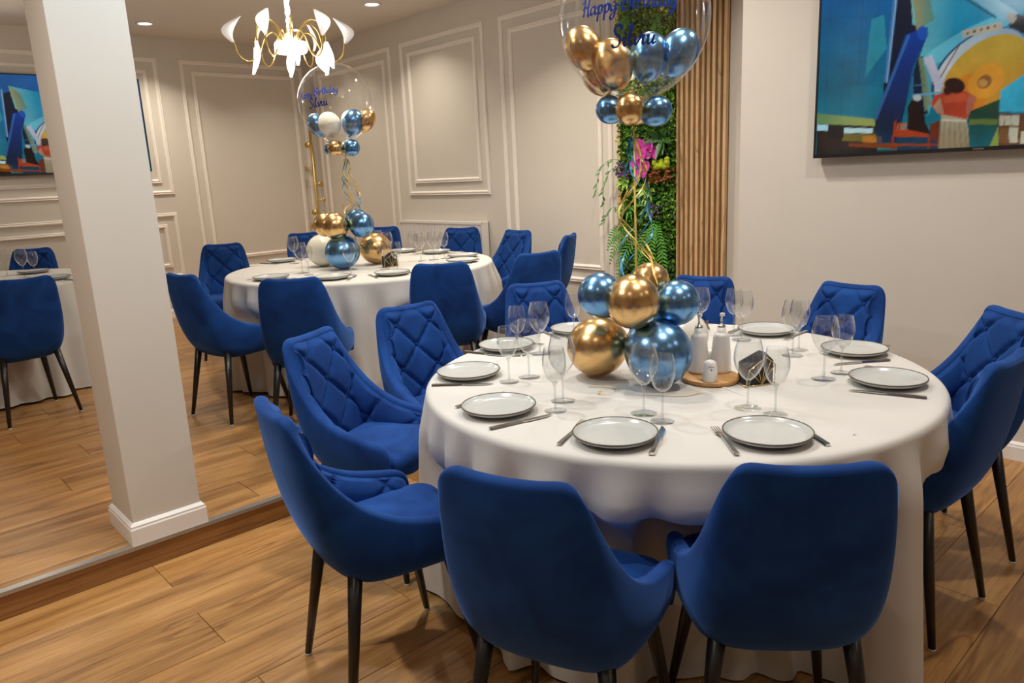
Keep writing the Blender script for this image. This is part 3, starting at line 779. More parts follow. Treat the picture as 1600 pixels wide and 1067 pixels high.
# ------------------------------------------------------------------ balloons
GLYPH = {
 'H': (.56, [[(.02,.72),(.10,.90),(.18,.86),(.15,.45),(.08,-.02)], [(.52,1.0),(.45,.55),(.41,.06),(.46,-.02),(.54,.08)], [(.0,.40),(.2,.48),(.5,.50)]]),
 'a': (.48, [[(.38,.38),(.28,.46),(.12,.38),(.06,.18),(.12,.02),(.24,.06),(.36,.25),(.40,.44),(.37,.15),(.42,.0),(.52,.08)]]),
 'p': (.44, [[(.02,.3),(.13,.44),(.12,.1),(.05,-.42)], [(.12,.28),(.26,.46),(.38,.38),(.36,.12),(.22,.0),(.12,.1)]]),
 'y': (.46, [[(.04,.42),(.06,.18),(.14,.04),(.28,.1),(.38,.42)], [(.38,.42),(.34,.0),(.24,-.36),(.08,-.42),(.04,-.28),(.2,-.1),(.46,.08)]]),
 'B': (.60, [[(.14,.92),(.11,.4),(.04,0)], [(-.05,.72),(.1,.95),(.35,1.0),(.46,.82),(.36,.6),(.16,.52)], [(.16,.52),(.4,.5),(.5,.28),(.38,.04),(.15,-.02),(0,.08)]]),
 'i': (.26, [[(.02,.3),(.11,.44),(.09,.15),(.15,0),(.28,.1)], [(.12,.60),(.14,.64),(.17,.69)]]),
 'r': (.34, [[(.02,.34),(.11,.44),(.1,.2),(.07,0)], [(.1,.22),(.2,.4),(.32,.44),(.35,.36)]]),
 't': (.32, [[(.18,.85),(.12,.4),(.12,.08),(.2,0),(.32,.1)], [(0,.52),(.34,.56)]]),
 'h': (.46, [[(.04,.6),(.18,.95),(.2,.8),(.1,.4),(.06,0)], [(.09,.25),(.22,.45),(.34,.38),(.3,.1),(.36,0),(.48,.08)]]),
 'd': (.52, [[(.36,.36),(.24,.44),(.08,.34),(.06,.1),(.16,0),(.3,.12),(.38,.4),(.46,1.0)], [(.46,1.0),(.38,.4),(.36,.1),(.42,0),(.52,.08)]]),
 'S': (.54, [[(.52,.78),(.47,.98),(.3,1.0),(.18,.84),(.24,.64),(.4,.46),(.42,.2),(.26,.0),(.06,.02),(.0,.16)]]),
 'l': (.28, [[(.02,.2),(.2,.7),(.24,.95),(.16,.95),(.1,.5),(.1,.1),(.18,0),(.3,.1)]]),
 'v': (.42, [[(.02,.34),(.1,.44),(.12,.1),(.2,.02),(.34,.25),(.40,.46),(.46,.42)]]),
 'u': (.50, [[(.02,.34),(.1,.44),(.08,.12),(.18,0),(.3,.1),(.38,.42)], [(.38,.42),(.35,.12),(.42,0),(.52,.1)]]),
 ' ': (.26, []),
}
def write_on_ball(parent, text, Rb, az, lat, size, roll=0.0, name='lettering', rx=1, rz=1):
    wdt = sum(GLYPH[c][0] for c in text); x0 = -wdt/2; e = MB(); pen = .052
    ca, sa = math.cos(R(38)), math.sin(R(38))
    for c in text:
        adv, strokes = GLYPH[c]
        for s in strokes:
            P = cr_curve(s, 5); vv = []
            for i, (px, py) in enumerate(P):
                a = P[min(i+1, len(P)-1)]-P[max(i-1, 0)]; a = a/np.linalg.norm(a)
                wide = pen*(.65+.75*abs(a[0]*sa-a[1]*ca)); nx, ny = -a[1]*wide, a[0]*wide
                for sgn in (1, -1):
                    qx, qy = px+sgn*nx+x0, py+sgn*ny
                    qx += .12*(qy-.3)
                    X, Y = qx*size, (qy-.3)*size
                    X, Y = X*math.cos(roll)-Y*math.sin(roll), X*math.sin(roll)+Y*math.cos(roll)
                    la = lat+Y/Rb; lo = az+X/(Rb*math.cos(lat))
                    rr = Rb*1.006
                    vv.append((rr*rx*math.cos(la)*math.cos(lo), rr*rx*math.cos(la)*math.sin(lo), rr*rz*math.sin(la)))
            n = len(P); e.add(vv, [(2*i, 2*i+1, 2*i+3, 2*i+2) for i in range(n-1)])
        x0 += adv
    return e.build(name, M['ink'], parent, smooth=False)

def balloon(parent, loc, r, mat, sz=1.08, point=(0, 0, -1), name='balloon'):
    prof = []
    for k in range(21):
        a = -PI/2+PI*k/20; rr = r*math.cos(a); z = r*sz*math.sin(a)
        if z < 0: rr *= (1-.10*(z/(r*sz))**2); z *= 1.10
        prof.append((max(rr, 0), z))
    q = Vector((0, 0, -1)).rotation_difference(Vector(point).normalized()).to_euler()
    b = MB().lathe(prof, 32).build(name, mat, parent, loc=loc, rot=q)
    MB().lathe([(.002, -r*sz*1.085), (.005, -r*sz*1.10), (.004, -r*sz*1.12), (.009, -r*sz*1.17), (0, -r*sz*1.165)], 10).build('knot', mat, b)
    return b
def ribbon(parent, pts, w, mat, twist=2.0, ph=0):
    P = cr_curve(pts, 7); v = []; n = len(P)
    for i in range(n):
        a = ph+twist*i/n*2*PI
        d = np.array([math.cos(a), math.sin(a), 0])*w/2
        v += [P[i]-d, P[i]+d]
    return link('ribbon', mesh('ribbon', v, [(2*i, 2*i+1, 2*i+3, 2*i+2) for i in range(n-1)]), mat, parent)
def arrangement(base, axis_top, bub, table_b, upper_b, collar, inner, label, seed, zt, lat0, daz):
    rnd = random.Random(seed)
    root = tag(empty('balloon_centrepiece', base), label, 'balloons', 'birthday balloon centrepieces')
    b0 = np.array(base)
    cxy = np.mean([np.array(p[:2]) for p, r, m in table_b], axis=0)
    for p, r, m in table_b+upper_b:
        d = np.array([b0[0]-p[0], b0[1]-p[1], (zt+.16)-p[2]])
        balloon(root, tuple(np.array(p)-b0), r, M[m], 1.03, tuple(d))
    for p, r, m in collar:
        d = np.array([axis_top[0]-p[0], axis_top[1]-p[1], axis_top[2]-p[2]])
        balloon(root, tuple(np.array(p)-b0), r, M[m], 1.04, tuple(d), 'collar_balloon')
    # clear bubble
    bc, br = bub; off = np.array(bc)-b0
    prof = []
    for k in range(33):
        a = -PI/2+PI*k/32; rr = br*math.cos(a); z = br*math.sin(a)
        if z < 0: rr *= (1-.06*(z/br)**2); z *= 1.06
        prof.append((max(rr, .0), z))
    bb = MB().lathe(prof, 56).build('clear_bubble', M['bubble'], root, loc=tuple(off))
    az = math.atan2(-bc[1], -bc[0])+daz
    write_on_ball(bb, 'Happy Birthday', br, az, lat0[0], lat0[2], lat0[4], 'lettering')
    write_on_ball(bb, 'Silviu', br, az+lat0[5], lat0[1], lat0[3], lat0[4], 'lettering')
    for p, r, m, sz in inner:
        d = np.array([bc[0]-p[0], bc[1]-p[1], (bc[2]-br*1.6)-p[2]])
        balloon(root, tuple(np.array(p)-b0), r, M[m], sz, tuple(d), 'inner_balloon')
    # stick
    MB().tube([(0, 0, .05), tuple((np.array(axis_top)-b0))], .0032, 8).build('stick', M['ribbon_gold'], root)
    # curled ribbons
    zt0 = axis_top[2]-.05-base[2]; zb0 = zt+.30-base[2]
    for k in range(7):
        pts = []; a0 = rnd.uniform(0, 6.28); N_ = 12; tw = rnd.choice((-1, 1)); ln = rnd.uniform(.78, 1.0)
        for i in range(N_+1):
            q = i/N_; rad = (.012+.046*min(1, q*1.6))*rnd.uniform(.8, 1.25)
            a = a0+tw*q*7.5
            ax = (np.array(axis_top)-b0)
            pts.append((ax[0]*(1-q)+rad*math.cos(a), ax[1]*(1-q)+rad*math.sin(a), zt0+(zb0-zt0)*q*ln))
        ribbon(root, pts, .0065, M['ribbon_blue' if k % 2 else 'ribbon_gold'], rnd.uniform(1, 3), a0)
    return root
# front arrangement
fr_root = arrangement((-1.50, 1.93, TT), (-1.535, 1.965, 1.60), ((-1.555, 1.995, 1.905), .235),
    [((-1.645, 1.892, .858), .101, 'gold_balloon'), ((-1.415, 1.928, .864), .107, 'blue_balloon'), ((-1.540, 2.245, .845), .092, 'cream_balloon')],
    [((-1.455, 1.850, 1.040), .085, 'gold_balloon'), ((-1.571, 1.829, 1.053), .073, 'blue_balloon'), ((-1.409, 2.018, 1.014), .0745, 'blue_balloon'), ((-1.514, 2.018, 1.076), .064, 'gold_balloon')],
    [((-1.516, 1.921, 1.630), .048, 'gold_balloon'), ((-1.590, 1.915, 1.634), .044, 'blue_balloon'), ((-1.472, 1.999, 1.621), .047, 'blue_balloon'), ((-1.55, 2.01, 1.63), .044, 'gold_balloon')],
    [((-1.667, 1.884, 1.827), .058, 'gold_balloon', 1.22), ((-1.585, 1.925, 1.772), .064, 'gold_balloon', 1.2), ((-1.655, 1.940, 1.745), .052, 'gold_balloon', 1.2),
     ((-1.521, 2.028, 1.792), .060, 'blue_balloon', 1.22), ((-1.461, 2.103, 1.800), .062, 'blue_balloon', 1.22)],
    'balloon centrepiece with clear lettered bubble on the front table', 4, TT, (.0, -.40, .047, .057, .03, .06), -.06)
ribbon(fr_root, [(-.02, -.17, .004), (.00, -.20, .008), (.03, -.17, .004), (.01, -.13, .012), (-.05, -.13, .006), (-.08, -.16, .003)], .006, M['ribbon_gold'], .3, 1)
ribbon(fr_root, [(.10, -.12, .004), (.16, -.09, .008), (.22, -.05, .004), (.24, .01, .012)], .006, M['ribbon_gold'], .3, 1)
# far arrangement
arrangement((-4.60, 2.76, ZB), (-4.42, 2.63, 1.64), ((-4.480, 2.634, 1.950), .2436),
    [((-4.871, 2.645, .972), .115, 'cream_balloon'), ((-4.560, 2.620, .975), .117, 'blue_balloon'), ((-4.60, 2.915, .968), .110, 'gold_balloon')],
    [((-4.560, 2.584, 1.155), .089, 'gold_balloon'), ((-4.63, 2.55, 1.165), .080, 'gold_balloon'), ((-4.455, 2.726, 1.155), .085, 'blue_balloon'), ((-4.53, 2.74, 1.180), .078, 'blue_balloon')],
    [((-4.480, 2.561, 1.657), .041, 'blue_balloon'), ((-4.418, 2.561, 1.660), .051, 'gold_balloon'), ((-4.365, 2.648, 1.658), .054, 'blue_balloon'), ((-4.443, 2.658, 1.654), .045, 'gold_balloon')],
    [((-4.551, 2.522, 1.814), .062, 'blue_balloon', 1.2), ((-4.467, 2.561, 1.813), .073, 'cream_balloon', 1.05), ((-4.380, 2.687, 1.819), .070, 'blue_balloon', 1.2),
     ((-4.344, 2.761, 1.830), .060, 'gold_balloon', 1.3), ((-4.462, 2.716, 1.838), .060, 'cream_balloon', 1.1)],
    'balloon centrepiece with clear lettered bubble on the far table', 9, ZB, (.16, -.10, .046, .058, .12, .02), -.50)

# ------------------------------------------------------------------ televisions
def tv_colors(nu, nv):
    u, v = np.meshgrid(np.linspace(0, 1, nu), np.linspace(0, 1, nv)); den = 1-.2794*u-.0487*v; X = (1699.6355*u+37.8017*v+134.5934)/den; Y = (-354.5234*u-1088.4566*v+956.4497)/den
    img = np.zeros((nv, nu, 3))
    def lin(c): c = np.array(c)/255.0; return np.where(c <= .04045, c/12.92, ((c+.055)/1.055)**2.4)
    def put_(mask, c, c2=None, g=None):
        m = np.clip(mask, 0, 1)[..., None]; col = lin(c)
        if c2 is not None: col = lin(c)*(1-g[..., None])+lin(c2)*g[..., None]
        img[:] = img*(1-m)+m*col
    S = 5.0
    def poly(pts):
        pts = np.array(pts, float); d = np.full(X.shape, 1e9); inside = np.zeros(X.shape, bool); n = len(pts)
        for i in range(n):
            a = pts[i]; b = pts[(i+1) % n]; e = b-a; L2 = (e**2).sum()+1e-9
            t = np.clip(((X-a[0])*e[0]+(Y-a[1])*e[1])/L2, 0, 1)
            d = np.minimum(d, np.hypot(X-a[0]-t*e[0], Y-a[1]-t*e[1]))
            c = ((a[1] > Y) != (b[1] > Y)) & (X < (b[0]-a[0])*(Y-a[1])/(b[1]-a[1]+1e-12)+a[0]); inside ^= c
        return np.clip(.5+np.where(inside, d, -d)/S, 0, 1)
    def ell(cx, cy, a, b, rot):
        c, s = math.cos(R(rot)), math.sin(R(rot)); x = (X-cx)*c+(Y-cy)*s; y = -(X-cx)*s+(Y-cy)*c
        return np.clip((1-np.hypot(x/a, y/b))*min(a, b)/S+.5, 0, 1)
    def seg(a, b, w): 
        d = np.array(b, float)-a; d /= np.hypot(*d); n = np.array([-d[1], d[0]])*w/2; a = np.array(a, float); b = np.array(b, float)
        return poly([a+n, b+n, b-n, a-n])
    full = np.ones_like(X); gy = np.clip((Y+100)/1000, 0, 1)
    put_(full, (8, 96, 168), (2, 128, 140), gy)
    for k in range(5): put_(seg((150, 120+k*150), (600, 90+k*130), 4)*.35, (5, 60, 110))
    for k in range(4): put_(seg((230+k*100, 0), (190+k*100, 720), 4)*.35, (5, 60, 110))
    put_(poly([(480, 120), (560, 90), (575, 300), (440, 480)])*.5, (60, 180, 190))
    put_(poly([(360, 520), (560, 545), (500, 740), (350, 720)])*.7, (20, 130, 160))
    put_(poly([(630, 0), (760, -80), (760, 200), (560, 720), (555, 520)]), (20, 28, 52))
    put_(seg((635, -60), (570, 510), 26), (70, 130, 190)); put_(seg((640, -60), (575, 510), 8), (150, 190, 220))
    put_(poly([(720, -120), (2210, -120), (2210, 500), (1420, 420), (900, 500), (830, 720), (770, 380), (830, 200), (735, 150)]), (20, 150, 190), (120, 200, 200), np.clip((1000-X)/300, 0, 1))
    put_(poly([(720, -120), (830, -60), (870, 120), (760, 190)]), (170, 160, 100), (90, 150, 140), np.clip((X-720)/140, 0, 1))
    put_(poly([(1430, -120), (2210, -120), (2210, 960), (1270, 960), (1400, 500)]), (8, 110, 180), (0, 150, 190), gy)
    put_(ell(1080, 240, 330, 60, -28)*.6, (120, 215, 235))
    put_(poly([(1080, -20), (1170, -60), (1390, 80), (1300, 130)]), (130, 190, 215)); put_(seg((1060, -10), (1250, 110), 10), (30, 50, 60))
    put_(ell(1390, 150, 60, 60, 0), (25, 35, 45)); put_(ell(1345, 110, 30, 36, 0), (170, 170, 165))
    put_(ell(1150, 430, 345, 205, -37), (40, 80, 120)); put_(ell(1158, 425, 330, 195, -37), (205, 215, 215), (150, 180, 200), np.clip((X-900)/400, 0, 1))
    put_(poly([(1040, 190), (1290, 130), (1290, 180), (1040, 235)]), (190, 180, 160))
    for k in range(5): put_(ell(1075+k*42, 205-k*11, 8, 8, 0), (40, 40, 45))
    put_(ell(1185, 470, 325, 195, -42), (214, 148, 42), (200, 165, 60), np.clip((700-Y)/400, 0, 1))
    put_(ell(1060, 600, 180, 120, -42)*.55, (235, 120, 15))
    put_(ell(1190, 500, 125, 92, -42), (232, 158, 48)); put_(ell(1180, 505, 48, 38, -42), (150, 100, 50)); put_(ell(1170, 512, 28, 24, 0), (205, 150, 80))
    put_(poly([(690, 215), (760, 190), (830, 165), (828, 220), (735, 420), (700, 620), (640, 880), (515, 880), (498, 760)]), (14, 62, 160), (16, 40, 72), np.clip((Y-200)/550, 0, 1))
    put_(seg((712, 215), (505, 740), 18)*.8, (60, 120, 190)); put_(ell(797, 205, 34, 44, 0), (25, 90, 190))
    put_(poly([(770, 345), (800, 350), (830, 700), (735, 720), (735, 470)]), (12, 40, 70)); put_(poly([(770, 350), (800, 360), (850, 640), (810, 690)])*.9, (130, 150, 110))
    put_(seg((735, 470), (735, 720), 8), (60, 130, 170)); put_(seg((735, 525), (820, 528), 7), (60, 130, 170)); put_(seg((735, 590), (930, 570), 12), (110, 170, 200))
    put_(seg((828, 350), (905, 545), 56), (205, 205, 225)); put_(seg((905, 480), (1020, 285), 7), (150, 50, 40))
    # lower part
    put_(poly([(140, 700), (500, 735), (505, 790), (140, 780)]), (96, 140, 90), (170, 180, 90), np.clip((X-140)/360, 0, 1))
    put_(poly([(140, 765), (510, 780), (520, 990), (140, 990)]), (42, 26, 20)); put_(poly([(145, 768), (215, 772), (210, 808), (145, 806)]), (170, 220, 235))
    put_(poly([(310, 790), (490, 792), (488, 822), (310, 822)]), (195, 230, 235)); put_(poly([(300, 825), (515, 825), (520, 880), (300, 870)]), (120, 105, 40))
    put_(poly([(425, 840), (545, 840), (545, 880), (425, 880)]), (190, 120, 40)); put_(poly([(215, 780), (310, 780), (310, 850), (215, 850)]), (20, 18, 20))
    put_(poly([(340, 885), (640, 885), (640, 920), (340, 905)]), (130, 62, 22)); put_(poly([(500, 790), (640, 860), (640, 885), (515, 885)])*.8, (14, 50, 80))
    put_(poly([(640, 830), (920, 830), (920, 985), (640, 985)]), (24, 62, 84))
    put_(poly([(1080, 690), (1280, 610), (1270, 930), (1080, 930)]), (20, 70, 50), (20, 110, 120), np.clip((Y-700)/200, 0, 1)); put_(poly([(1085, 735), (1260, 735), (1260, 770), (1085, 770)]), (110, 130, 60))
    put_(poly([(1265, 700), (2210, 700), (2210, 985), (1265, 985)]), (110, 70, 40)); put_(poly([(1280, 560), (1480, 420), (1480, 690), (1270, 690)]), (60, 190, 225))
    for a, b, c, d in ((1272, 712, 1392, 775), (1330, 785, 1385, 880), (1402, 810, 1480, 890), (1272, 790, 1325, 885)): put_(poly([(a, b), (c, b), (c, d), (a, d)]), (205, 200, 175) if a != 1272 or b < 780 else (130, 90, 55))
    put_(seg((1300, 712), (1300, 775), 5), (120, 110, 90)); put_(seg((1345, 712), (1345, 775), 5), (120, 110, 90)); put_(poly([(1220, 880), (1265, 780), (1265, 920), (1200, 920)]), (150, 170, 80))
    # bench and figures
    put_(poly([(622, 750), (632, 740), (640, 800), (815, 800), (840, 845), (610, 845)]), (176, 62, 24))
    for k in range(7): put_(seg((645+k*16, 765), (645+k*16, 805), 6), (216, 112, 50))
    put_(seg((640, 765), (760, 765), 9), (200, 90, 40)); put_(seg((612, 845), (606, 925), 16), (150, 52, 22)); put_(seg((838, 845), (830, 920), 14), (150, 52, 22)); put_(seg((606, 895), (900, 895), 14), (160, 60, 26))
    put_(poly([(840, 770), (905, 740), (905, 890), (845, 850)]), (120, 50, 26))
    put_(poly([(705, 660), (735, 605), (780, 600), (806, 690), (815, 760), (850, 830), (700, 800), (705, 720)]), (34, 18, 16)); put_(ell(763, 604, 26, 20, 0), (200, 205, 205))
    put_(poly([(848, 640), (870, 590), (950, 565), (1060, 560), (1125, 600), (1115, 650), (1062, 745), (915, 715), (880, 690)]), (200, 72, 44))
    put_(poly([(860, 660), (905, 600), (930, 700), (890, 700)]), (200, 150, 120)); put_(poly([(1080, 580), (1125, 605), (1080, 720), (1062, 700)]), (190, 110, 90)); put_(poly([(920, 600), (1060, 575), (1080, 620), (930, 640)])*.7, (222, 98, 60))
    put_(poly([(912, 705), (1065, 735), (1080, 800), (1086, 930), (893, 930), (905, 800)]), (196, 182, 150), (150, 130, 90), np.clip((Y-720)/260, 0, 1))
    for k in range(5): put_(seg((935+k*30, 750), (925+k*36, 920), 7)*.5, (110, 96, 66))
    put_(seg((912, 740), (1068, 748), 12), (226, 214, 190)); put_(ell(995, 528, 64, 48, 10), (50, 24, 18)); put_(ell(950, 560, 24, 26, 0), (60, 30, 20))
    put_(poly([(140, 925), (2210, 925), (2210, 990), (140, 990)])*.75, (22, 20, 22))
    rn = np.random.RandomState(4)
    def smooth(k):
        g = rn.rand(k+2, k*2+2); yy = np.linspace(0, k, nv); xx = np.linspace(0, k*2, nu)
        a = np.array([np.interp(xx, np.arange(k*2+2), row) for row in g]); return np.array([np.interp(yy, np.arange(k+2), a[:, i]) for i in range(nu)]).T
    tex = .55+.55*smooth(5)+.25*smooth(14)+.12*smooth(50)
    img *= (tex*.82)[..., None]
    return img
NU, NVV = 260, 147
SCR_W, SCR_H = 1.53, .868
scr_col = tv_colors(NU, NVV)
def screen_mesh():
    v = [((i/(NU-1)-.5)*SCR_W, 0, (j/(NVV-1)-.5)*SCR_H) for j in range(NVV) for i in range(NU)]
    f = [(j*NU+i, j*NU+i+1, (j+1)*NU+i+1, (j+1)*NU+i) for j in range(NVV-1) for i in range(NU-1)]
    me = mesh('tv_screen', v, f, False)
    ca = me.color_attributes.new('picture', 'FLOAT_COLOR', 'POINT')
    a = np.ones((NVV*NU, 4), np.float32); a[:, :3] = scr_col.reshape(-1, 3); ca.data.foreach_set('color', a.ravel()); return me
m, N, L, b = new_mat('tv_picture')
vc = N.new('ShaderNodeVertexColor'); vc.layer_name = 'picture'
b.inputs['Base Color'].default_value = (.005, .005, .006, 1); b.inputs['Roughness'].default_value = .12
L.new(vc.outputs[0], b.inputs['Emission Color']); b.inputs['Emission Strength'].default_value = .62
M['screen'] = m
SCR = screen_mesh()
def television(loc, rz, label):
    r = tag(empty('television', loc, rz), label, 'television', 'wall televisions')
    w2, h2 = SCR_W/2, SCR_H/2
    MB().bbox(-w2-.010, w2+.010, .004, .045, -h2-.018, h2+.010, .004).build('housing', M['black'], r, smooth=False)
    fr_ = MB(); fr_.box(-w2-.010, -w2, -.004, .006, -h2-.018, h2+.010).box(w2, w2+.010, -.004, .006, -h2-.018, h2+.010).box(-w2, w2, -.004, .006, h2, h2+.010).box(-w2, w2, -.004, .006, -h2-.018, -h2)
    bz = fr_.build('bezel', M['black'], r, smooth=False)
    MB().box(-.022, .022, -.0048, -.004, -h2-.012, -h2-.006).build('logo_plate', M['steel'], bz, smooth=False)
    link('screen', SCR, M['screen'], r)
    MB().box(-.25, .25, .045, .062, -.2, .2).build('wall_mount', M['black'], r, smooth=False)
television((-1.893+SCR_W/2+.01, YT-.063, 1.452+.018+SCR_H/2), 0, 'large wall television at top right of the picture showing an observatory')
television((XA+.063, 2.63-SCR_W/2-.01, 1.651+SCR_H/2), R(90), 'large wall television at the left edge, partly behind the pillar')

# ------------------------------------------------------------------ radiator
r = tag(empty('radiator', (-5.88, YW-.052, STEP+.12)), 'white panel radiator under the middle wall panel', 'radiator')
RW, RH, RD = .655, .80, .045
n_ = 34; v = []; f = []
for i in range(n_*4+1):
    x = -RW+.01+(2*RW-.02)*i/(n_*4); yy = -RD+(.006 if i % 4 in (1, 2) else 0)
    v += [(x, yy, .02), (x, yy, RH-.03)]
for i in range(n_*4): f.append((2*i, 2*i+2, 2*i+3, 2*i+1))
link('front_panel', mesh('radiator_panel', v, f, False), M['radiator'], r)
MB().bbox(-RW, -RW+.012, -RD-.002, RD, 0.0, RH, .003).build('side_panel', M['radiator'], r, smooth=False)
MB().bbox(RW-.012, RW, -RD-.002, RD, 0.0, RH, .003).build('side_panel', M['radiator'], r, smooth=False)
MB().box(-RW, RW, RD-.01, RD, .02, RH-.02).build('rear_panel', M['radiator'], r, smooth=False)
MB().bbox(-RW, RW, -RD-.003, -RD+.012, RH-.026, RH, .003).bbox(-RW, RW, RD-.012, RD, RH-.02, RH, .003).build('top_rail', M['radiator'], r, smooth=False)
bar = MB().box(-.008, .008, -RD+.012, RD-.012, RH-.008, RH-.004); bar_me = mesh('grille_bar', bar.v, bar.f, False)
for i in range(40): link('grille_bar', bar_me, M['radiator'], r, (-RW+.03+i*(2*RW-.06)/39, 0, 0))
for sx in (-1, 1): MB().box(sx*.4-.02, sx*.4+.02, RD, .054, .2, .6).build('bracket', M['radiator'], r, smooth=False)
for sx in (-1, 1): MB().tube([(sx*.5, 0, .05), (sx*.5, 0, -.125)], .011, 10).build('leg', M['radiator'], r)

# ------------------------------------------------------------------ coat stand
r = tag(empty('coat_stand', (-8.11, 4.39, STEP)), 'brass coat stand with round pegs in the far corner', 'coat stand')
MB().tube([(0, 0, .01), (0, 0, 1.93)], .014, 14).build('pole', M['brass'], r)
MB().lathe([(0, 0), (.15, 0), (.15, .012), (.14, .018), (.02, .022), (0, .022)], 32).build('base', M['brass'], r)
for (z, dx, dy) in [(1.76, .55, -.83), (1.50, -.62, -.78), (1.32, .95, .2), (1.14, .75, .66), (1.00, .55, -.83), (.84, -.72, -.69), (.78, .8, -.6)]:
    d = Vector((dx, dy, 0)).normalized()
    pg = MB().tube([Vector((0, 0, z)), Vector((0, 0, z))+d*.085], .006, 8).build('peg', M['brass'], r)
    c = Vector((0, 0, z))+d*.085
    MB().tube([c, c+d*.012], .032, 20).build('peg_disc', M['brass'], pg)

# ------------------------------------------------------------------ slatted oak panel and plant wall
SX0, SX1 = -3.125, -2.765
r = tag(empty('slat_panel', (SX0, YW, 0)), 'vertical oak slat panel right of the plant wall', 'slat panel')
MB().box(0, SX1-SX0, -.012, 0, STEP, CEIL-.01).build('backing', M['slat_back'], r, smooth=False)
sl = MB().bbox(0, .022, -.042, -.012, STEP, CEIL-.012, .0015); sl_me = mesh('slat', sl.v, sl.f, False)
for k in range(9): link('slat', sl_me, M['slat'], r, (.004+k*.0417, 0, 0))
# plant wall
GX0, GX1 = -3.655, -3.130
pw = tag(empty('plant_wall', ((GX0+GX1)/2, YW, 0)), 'green plant wall with moss, ferns and pink orchids beside the oak slats', 'plant wall')
hw = (GX1-GX0)/2
MB().box(-hw, hw, -.03, 0, STEP, CEIL-.01).build('backing', M['moss'], pw, smooth=False)
for sx, nm in ((-1, 'frame'), (1, 'frame')):
    MB().bbox(sx*hw-.014, sx*hw+.014 if sx < 0 else sx*hw-.002, -.055, 0, STEP, CEIL-.012, .002).build(nm, M['slat'], pw, smooth=False)
rg = random.Random(21)
def leaves(name, mat, n, size, zlo=.5, zhi=CEIL-.05, depth=(.03, .085), squash=.55, xr=None):
    v = []; f = []
    for _ in range(n):
        x = rg.uniform(-hw+.02, hw-.02) if xr is None else rg.uniform(*xr); z = rg.uniform(zlo, zhi); y = -rg.uniform(*depth)
        d = Vector((rg.uniform(-1, 1), rg.uniform(-1.1, .1), rg.uniform(-1, 1))).normalized()
        s = d.cross(Vector((rg.uniform(-1, 1), rg.uniform(-1, 1), rg.uniform(-1, 1)))).normalized()
        nn = d.cross(s); L_ = size*rg.uniform(.7, 1.3); W_ = L_*squash*.5; c = Vector((x, y, z)); k = len(v)
        v += [c, c+d*L_*.5+s*W_+nn*L_*.08, c+d*L_, c+d*L_*.5-s*W_+nn*L_*.08]; f += [(k, k+1, k+2), (k, k+2, k+3)]
    o = link(name, mesh(name, v, f, False), mat, pw); o['kind'] = 'stuff'; return o
leaves('small_leaves', M['leaf_a'], 5200, .032); leaves('bright_leaves', M['leaf_b'], 1500, .030); leaves('dark_leaves', M['leaf_c'], 2600, .036)
leaves('bright_leaves', M['leaf_b'], 2200, .030, 1.78, CEIL-.05, (.05, .10))
def leaf_blade(P, wid, fold=.25):
    """pointed blade along polyline"""
    P = [Vector(p) for p in P]; n = len(P); v = []; f = []
    for i in range(n):
        t = (P[min(i+1, n-1)]-P[max(i-1, 0)]).normalized(); s = t.cross(Vector((0, -1, .2))).normalized(); q = i/(n-1)
        wd = wid*math.sin(PI*min(.985, .06+.94*q)**.8); v += [P[i]-s*wd, P[i]+Vector((0, wd*fold, 0)), P[i]+s*wd]
    for i in range(n-1): f += [(3*i, 3*i+1, 3*i+4, 3*i+3), (3*i+1, 3*i+2, 3*i+5, 3*i+4)]
    return v, f
def fern(base, tip, sag, mat=None, wid=.055):
    e = MB(); B, T = Vector(base), Vector(tip); pts = []
    for i in range(15):
        q = i/14; p = B.lerp(T, q); p.z += sag*math.sin(PI*q*.9); p.y -= .05*math.sin(PI*q); pts.append(p)
    e.tube(pts, [.003-.002*i/14 for i in range(15)], 5)
    for i in range(1, 15):
        t = (pts[min(i+1, 14)]-pts[i-1]).normalized(); s = t.cross(Vector((0, -1, 0))).normalized(); q = i/14; ln = wid*(math.sin(PI*min(.97, .2+.8*q))+.12)
        for sg in (-1, 1):
            a = pts[i]; d = (s*sg+t*.45+Vector((0, -.15, -.1))).normalized()
            vv, ff = leaf_blade([a, a+d*ln*.5, a+d*ln+Vector((0, 0, -.1*ln))], .0075); e.add(vv, ff)
    return e.build('fern_frond', mat or M['fern'], pw, smooth=False)
for b_, t_, sg in [((.08, -.06, 1.08), (.12, -.13, .70), .04), ((.10, -.06, 1.06), (.22, -.12, .76), .05), ((.06, -.06, 1.02), (-.05, -.14, .68), .03), ((-.10, -.06, .98), (-.30, -.13, .72), .06),
                   ((-.12, -.06, 1.00), (-.33, -.12, .82), .07), ((-.08, -.06, .95), (-.22, -.15, .60), .03), ((.16, -.06, .98), (.24, -.14, .60), .03), ((0, -.06, .86), (.02, -.15, .50), .02),
                   ((-.1, -.06, 2.5), (-.2, -.12, 2.25), .04), ((.1, -.06, 2.45), (.2, -.12, 2.2), .04)]:
    fern(b_, t_, sg)
